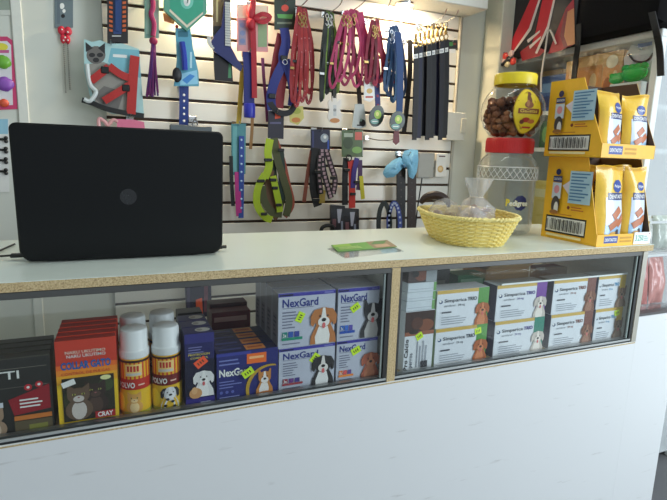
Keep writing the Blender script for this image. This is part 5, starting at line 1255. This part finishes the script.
# ================================================================== SHOWCASE AGAINST THE RIGHT WALL
XS = 1.75
RAIL = M((224, 226, 222), .35)
sh = thing('showcase', 'tall white framed glass showcase at the right wall behind the yellow cartons', 'showcase', (0, 0, 0))
Y0, Y1 = .255, 1.028
mb = MB(); mb.box(XS, XS+.45, Y0, Y1, 1.664, 1.690, RAIL, .003); mb.build('top_board', sh)
mb = MB(); mb.box(XS, XS+.03, Y0, Y0+.026, .0, 1.6635, RAIL, .002); mb.box(XS+.42, XS+.45, Y0, Y0+.026, .0, 1.6635, RAIL, .002); mb.build('frame_post', sh)
mb = MB(); mb.box(XS, XS+.03, Y1-.026, Y1, 0, 1.6635, RAIL, .002); mb.build('frame_post', sh)
mb = MB(); mb.box(XS+.44, XS+.45, Y0+.03, Y1, .02, 1.6635, M((206, 204, 196), .6)); mb.build('back_panel', sh)
for z in (1.430, 1.275, .885, .5):
    mb = MB(); mb.box(XS+.012, XS+.438, Y0+.028, Y1-.028, z, z+.016, RAIL); mb.build('shelf', sh)
mb = MB(); mb.box(XS+.002, XS+.44, Y0+.026, Y1-.026, .02, .04, RAIL); mb.build('base_board', sh)
mb = MB(); mb.box(XS+.031, XS+.419, Y0+.010, Y0+.015, .03, 1.6635, GLARE); mb.build('side_pane', sh)['label'] = 'added milky side pane standing in for daylight glare'  # pane added so the showcase end turns as bright as daylight glare
mb = MB(); mb.box(XS+.004, XS+.009, Y0+.027, .64, .9, 1.66, GLASS); mb.build('glass_door', sh)
mb = MB(); mb.box(XS+.010, XS+.015, .62, Y1-.027, .9, 1.66, GLASS); mb.build('glass_door', sh)
def rp(px, py, X): return at(px, py, X=X)
def rbox(name, label, cat, p0, p1, X, dep, rgb, draw=None, z0=None):
    """box whose face looks into the shop (-x); p0 top-left and p1 bottom-right pixel on that face"""
    a, b = rp(*p0, X), rp(*p1, X); w = (a.y-b.y)*.90; zb = b.z if z0 is None else z0; h_ = min(a.z, 1.655)-zb
    mb = MB(); mb.box(0, dep, -w, 0, 0, h_, M(rgb, .4), .002)
    if draw: draw(Print(mb, lambda u, v, l: (-l*EPS*2, -u, v)), w, h_)
    o = mb.build(name, loc=(X, a.y, zb)); return tag(o, label, cat)
def d_or(P, w, h):
    P.rect(0, h*.80, w, h, M((226, 180, 120), .4)); P.rect(w*.08, h*.3, w*.9, h*.74, M((226, 150, 84), .4)); P.ell(w*.35, h*.35, w*.2, h*.2, M((180, 100, 50), .4)); P.ell(w*.7, h*.5, w*.14, h*.16, M((240, 200, 150), .4)); P.rect(w*.05, h*.08, w*.95, h*.2, M((160, 90, 50), .4))
ORG = (214, 146, 86); SZ = 1.4462
rbox('snack_box', 'orange box in the showcase just right of the black bag strap', 'box', (579, 55), (603, 85), 1.80, .12, ORG, d_or, SZ)
rbox('snack_box', 'orange box left of the black bag strap in the showcase', 'box', (567, 62), (577.5, 88), 1.80, .12, (222, 160, 100), d_or, SZ)
rbox('snack_box', 'pale orange box in the showcase behind the blue box', 'box', (534, 64), (564, 80), 1.95, .10, (222, 172, 120), d_or, SZ)
rbox('blue_box', 'blue box on the showcase shelf behind the upper yellow carton', 'box', (541, 77), (565.5, 108), 1.83, .10, (62, 96, 160), lambda P, w, h: (P.rect(w*.1, h*.55, w*.9, h*.8, M((110, 150, 200), .4)), P.rect(w*.1, h*.15, w*.6, h*.45, M((40, 60, 120), .4))), SZ)
rbox('snack_box', 'tan box with pale top in the showcase beside the green toys', 'box', (604.5, 48), (622, 85), 1.80, .12, (210, 160, 104), lambda P, w, h: (d_or(P, w, h), P.ell(w*.5, h*.82, w*.3, h*.12, M((240, 226, 196), .4))), SZ)
# folded white pet shirt
t = thing('pet_shirt', 'white pet shirt with dark neckline on a hanger card in the showcase', 'pet shirt', rp(640, 60, 1.80))
o = t.location.copy(); mb = MB(); pts = [(624, 58), (632, 44), (640, 50), (648, 49), (655, 37), (656, 80), (624, 87)]
q = [rp(a, b, 1.80)-o for a, b in pts]; mb.prism([(v.y, v.z) for v in q], 0, .02, M((226, 224, 226), .7, bump=.3), axis='x'); mb.build('cloth', t)
mb = MB(); mb.tube(smooth([rp(629, 54, 1.797)-o, rp(634, 60.5, 1.797)-o, rp(642, 62, 1.797)-o, rp(649, 59, 1.797)-o, rp(653, 53, 1.797)-o], 6), .0035, BLACK, 6); mb.build('neckline', t)
mb = MB(); q = [rp(a, b, 1.799)-o for a, b in ((637, 42), (652, 38), (652, 45), (639, 48))]; mb.prism([(v.y, v.z) for v in q], -.002, .0005, M((140, 160, 214), .5), axis='x'); mb.build('collar_label', t)['label'] = 'pale blue label'
a_, b_ = rp(611, 77, 1.765), rp(643, 74, 1.765); mb = MB(); mb.box(0, .031, b_.y-a_.y, 0, 0, .08, WHITE, .002); mb.box(-.0006, -.0001, (b_.y-a_.y)*.9, (b_.y-a_.y)*.1, .02, .06, M((206, 214, 206), .5))
tag(mb.build('white_box', loc=(1.762, a_.y, SZ)), 'low white box under the green rubber toys in the showcase', 'box')
for i, (px, py, r, lb) in enumerate(((617, 77, .030, 'small bright green rubber toy in the showcase, left of the larger one'), (634, 74, .048, 'large bright green rubber toy in front of the white pet shirt'))):
    X = 1.772; c = rp(px, py, X); mb = MB(); g_ = M((40, 176, 70), .4)
    c.z = SZ+.0805+r*.62
    mb.ball((0, 0, 0), r, g_, 12, .36, 1.1, .62)
    for k in range(4): mb.ball((0, (-.75+.5*k)*r, r*.45), r*.34, g_, 8, .7, 1, .8)
    tag(mb.build('rubber_toy', loc=c), lb, 'toy', 'green rubber toys')
rbox('green_pack', 'dark green pack on the middle showcase shelf beside the jar', 'pack', (541, 121), (552, 147), 1.80, .10, (50, 96, 60), lambda P, w, h: P.ell(w*.5, h*.5, w*.3, h*.3, M((120, 170, 90), .4)), 1.2912)
rbox('yellow_pack', 'pale yellow pack on the lower showcase shelf between jar and yellow cartons', 'pack', (534, 180), (548, 238), 1.80, .14, (238, 214, 110), lambda P, w, h: P.rect(w*.1, h*.7, w*.9, h*.85, M((240, 230, 170), .4)), .9012)

# ---- bags lying on the showcase top
def bulge_bag(h_pts, dep, mat, name, parent, puff=.05, X=XS-.055):
    return None
t = thing('red_bag', 'red and black pet carrier bag with white piping on top of the showcase', 'bag', (1.70, .8, 1.6905))
o = Vector((1.70, .8, 1.6905))
def bagmesh(pts, X, dep, mat, rnd=.03):
    """closed padded bag: outline (y,z) with rounded faces towards the shop"""
    n = len(pts); cy = sum(p[0] for p in pts)/n; cz = sum(p[1] for p in pts)/n; mb = MB(); rings = []
    for (s_, xx) in ((.80, 0), (.93, .006), (1.0, rnd), (1.0, dep-rnd), (.93, dep)):
        rings.append([(X+xx, cy+(p[0]-cy)*s_, cz+(p[1]-cz)*s_) for p in pts])
    vs = [v for r_ in rings for v in r_]; f = [tuple(range(n)), tuple(range(5*n-1, 4*n-1, -1))]
    for k in range(4): f += [(k*n+i, k*n+(i+1) % n, (k+1)*n+(i+1) % n, (k+1)*n+i) for i in range(n)]
    mb.add(vs, f, mat); return mb
BAGK = M((34, 30, 34), .45, var=.2, scale=200, bump=.2); BAGR = M((196, 36, 50), .4)
yL, yR = 1.0, .60
ol = [(yR-.8, .012), (yR-.8+.02, .0), (yL-.8-.02, .0), (yL-.8, .012), (yL-.8, .20), (yL-.8-.03, .32), (yR-.8+.04, .34), (yR-.8, .22)]
ol = [(a, b) for a, b in ol]
mb = bagmesh(ol, 0, .30, BAGK, .02)
def bag_print(X): return Print(mb, lambda u, v, l: tuple(rp(u, v, 1.70-l*.0006)-o))
P = bag_print(0)
P.poly([(530, 0), (541, -8), (530, 28), (517, 48), (508, 56), (512, 40)], BAGR); P.poly([(544, -8), (556, -8), (548, 26), (536, 52), (528, 58), (536, 30)], BAGR); P.poly([(557, 30), (566, 8), (574, -2), (575, 44), (560, 51), (548, 54)], M((166, 34, 50), .4))
P.poly([(520, 52), (530, 44), (545, 50), (540, 56), (522, 61)], M((150, 30, 42), .4))
for pts in ([(541, -8), (543, -8), (531, 30), (513, 54), (512, 53), (529, 28)], [(555, -8), (557, -8), (549, 28), (537, 54), (535, 53), (547, 26)], [(527, 40), (540, 30), (540, 32), (528, 43)], [(529, 46), (541, 36), (541, 38), (530, 49)]): P.poly(pts, M((220, 206, 200), .4))
P.poly([(567, 12), (574, 8), (575, 44), (566, 46), (563, 36)], M((206, 140, 96), .4)); P.poly([(565, 12), (568, 8), (564, 36), (568, 47), (564, 48), (560, 36)], M((120, 30, 50), .4))
mb.build('bag_body', t)
mb = MB(); mb.tube(smooth([rp(556, 44, 1.69)-o, rp(549, 30, 1.685)-o, rp(545, 52, 1.688)-o, rp(541.5, 75, 1.69)-o, rp(541, 92, 1.695)-o], 5), .0035, M((226, 214, 200), .5), 6); mb.build('drawcord', t)['label'] = 'white drawcord'
mb = MB(); rr = random.Random(8)
for i in range(9):
    px, py = 498+i*1.9, 58-((i*7) % 5)*2.6; mb.ball(rp(px, py+6, 1.66)-o, .015, M([(206, 60, 50), (226, 206, 160), (40, 36, 40), (226, 190, 180)][i % 4], .4), 6, .6, 1.1, 1, .15)
mb.tube(smooth([rp(512, 56, 1.665)-o, rp(504, 63, 1.655)-o, rp(498, 68, 1.66)-o], 4), .008, BAGK, 6)
mb.build('charm_cluster', t)['label'] = 'red, cream and black charms hanging off the corner'
BAGF = M((15, 14, 16), .9, var=.2, scale=300, bump=.2); BAGF.node_tree.nodes['Principled BSDF'].inputs['Specular IOR Level'].default_value = .15
t = thing('black_bag', 'large black fabric bag with hanging straps on top of the showcase', 'bag', (1.70, .4, 1.6905)); o = Vector((1.70, .4, 1.6905))
ol = [(-.165, .012), (-.145, 0), (.165, .0), (.184, .012), (.184, .30), (.16, .36), (-.15, .36), (-.175, .30)]
mb = bagmesh(ol, -.004, .34, BAGF, .025); mb.build('bag_body', t)
for p in ([(579, 24), (578, 45), (576, 60), (574, 79)], [(652, 12), (657, 34), (660, 52), (661, 76)]):
    mb = MB(); pts = smooth([rp(a, b, 1.693 if k < 2 else 1.742)-o for k, (a, b) in enumerate(p)], 5); vs = []
    for q in pts: vs += [(q.x-.003, q.y+.012, q.z), (q.x-.003, q.y-.012, q.z), (q.x+.001, q.y-.012, q.z), (q.x+.001, q.y+.012, q.z)]
    mb.add(vs, [(i*4+k, i*4+(k+1) % 4, (i+1)*4+(k+1) % 4, (i+1)*4+k) for i in range(len(pts)-1) for k in range(4)]+[(0, 1, 2, 3), tuple(range(len(vs)-4, len(vs)))], M((28, 26, 28), .7)); mb.build('strap', t)

# ================================================================== DAYLIGHT
w = bpy.data.worlds.new('daylight'); SC.world = w; w.use_nodes = True
bg = w.node_tree.nodes['Background']; bg.inputs[0].default_value = (.80, .91, 1.0, 1); bg.inputs[1].default_value = WORLD
# soft daylight through the open shop door at the right
ld = bpy.data.lights.new('doorway_daylight', 'AREA'); ld.shape = 'RECTANGLE'; ld.size = 1.0; ld.size_y = 1.9; ld.energy = DOOR_W; ld.color = (.82, .92, 1.0)
lo = bpy.data.objects.new('doorway_daylight', ld); COL.objects.link(lo); lo.location = (2.7, -1.7, 1.6)
lo.rotation_euler = (Vector((1.45, .4, 1.1))-Vector(lo.location)).to_track_quat('-Z', 'Y').to_euler()
SC.view_settings.view_transform = 'Standard'; SC.view_settings.look = 'None'; SC.view_settings.gamma = 1.0
SC.view_settings.exposure = EXPO
SC.cycles.max_bounces = 10; SC.cycles.transparent_max_bounces = 24; SC.cycles.glossy_bounces = 4
SC.cycles.caustics_reflective = False; SC.cycles.caustics_refractive = False
SC.cycles.use_denoising = True
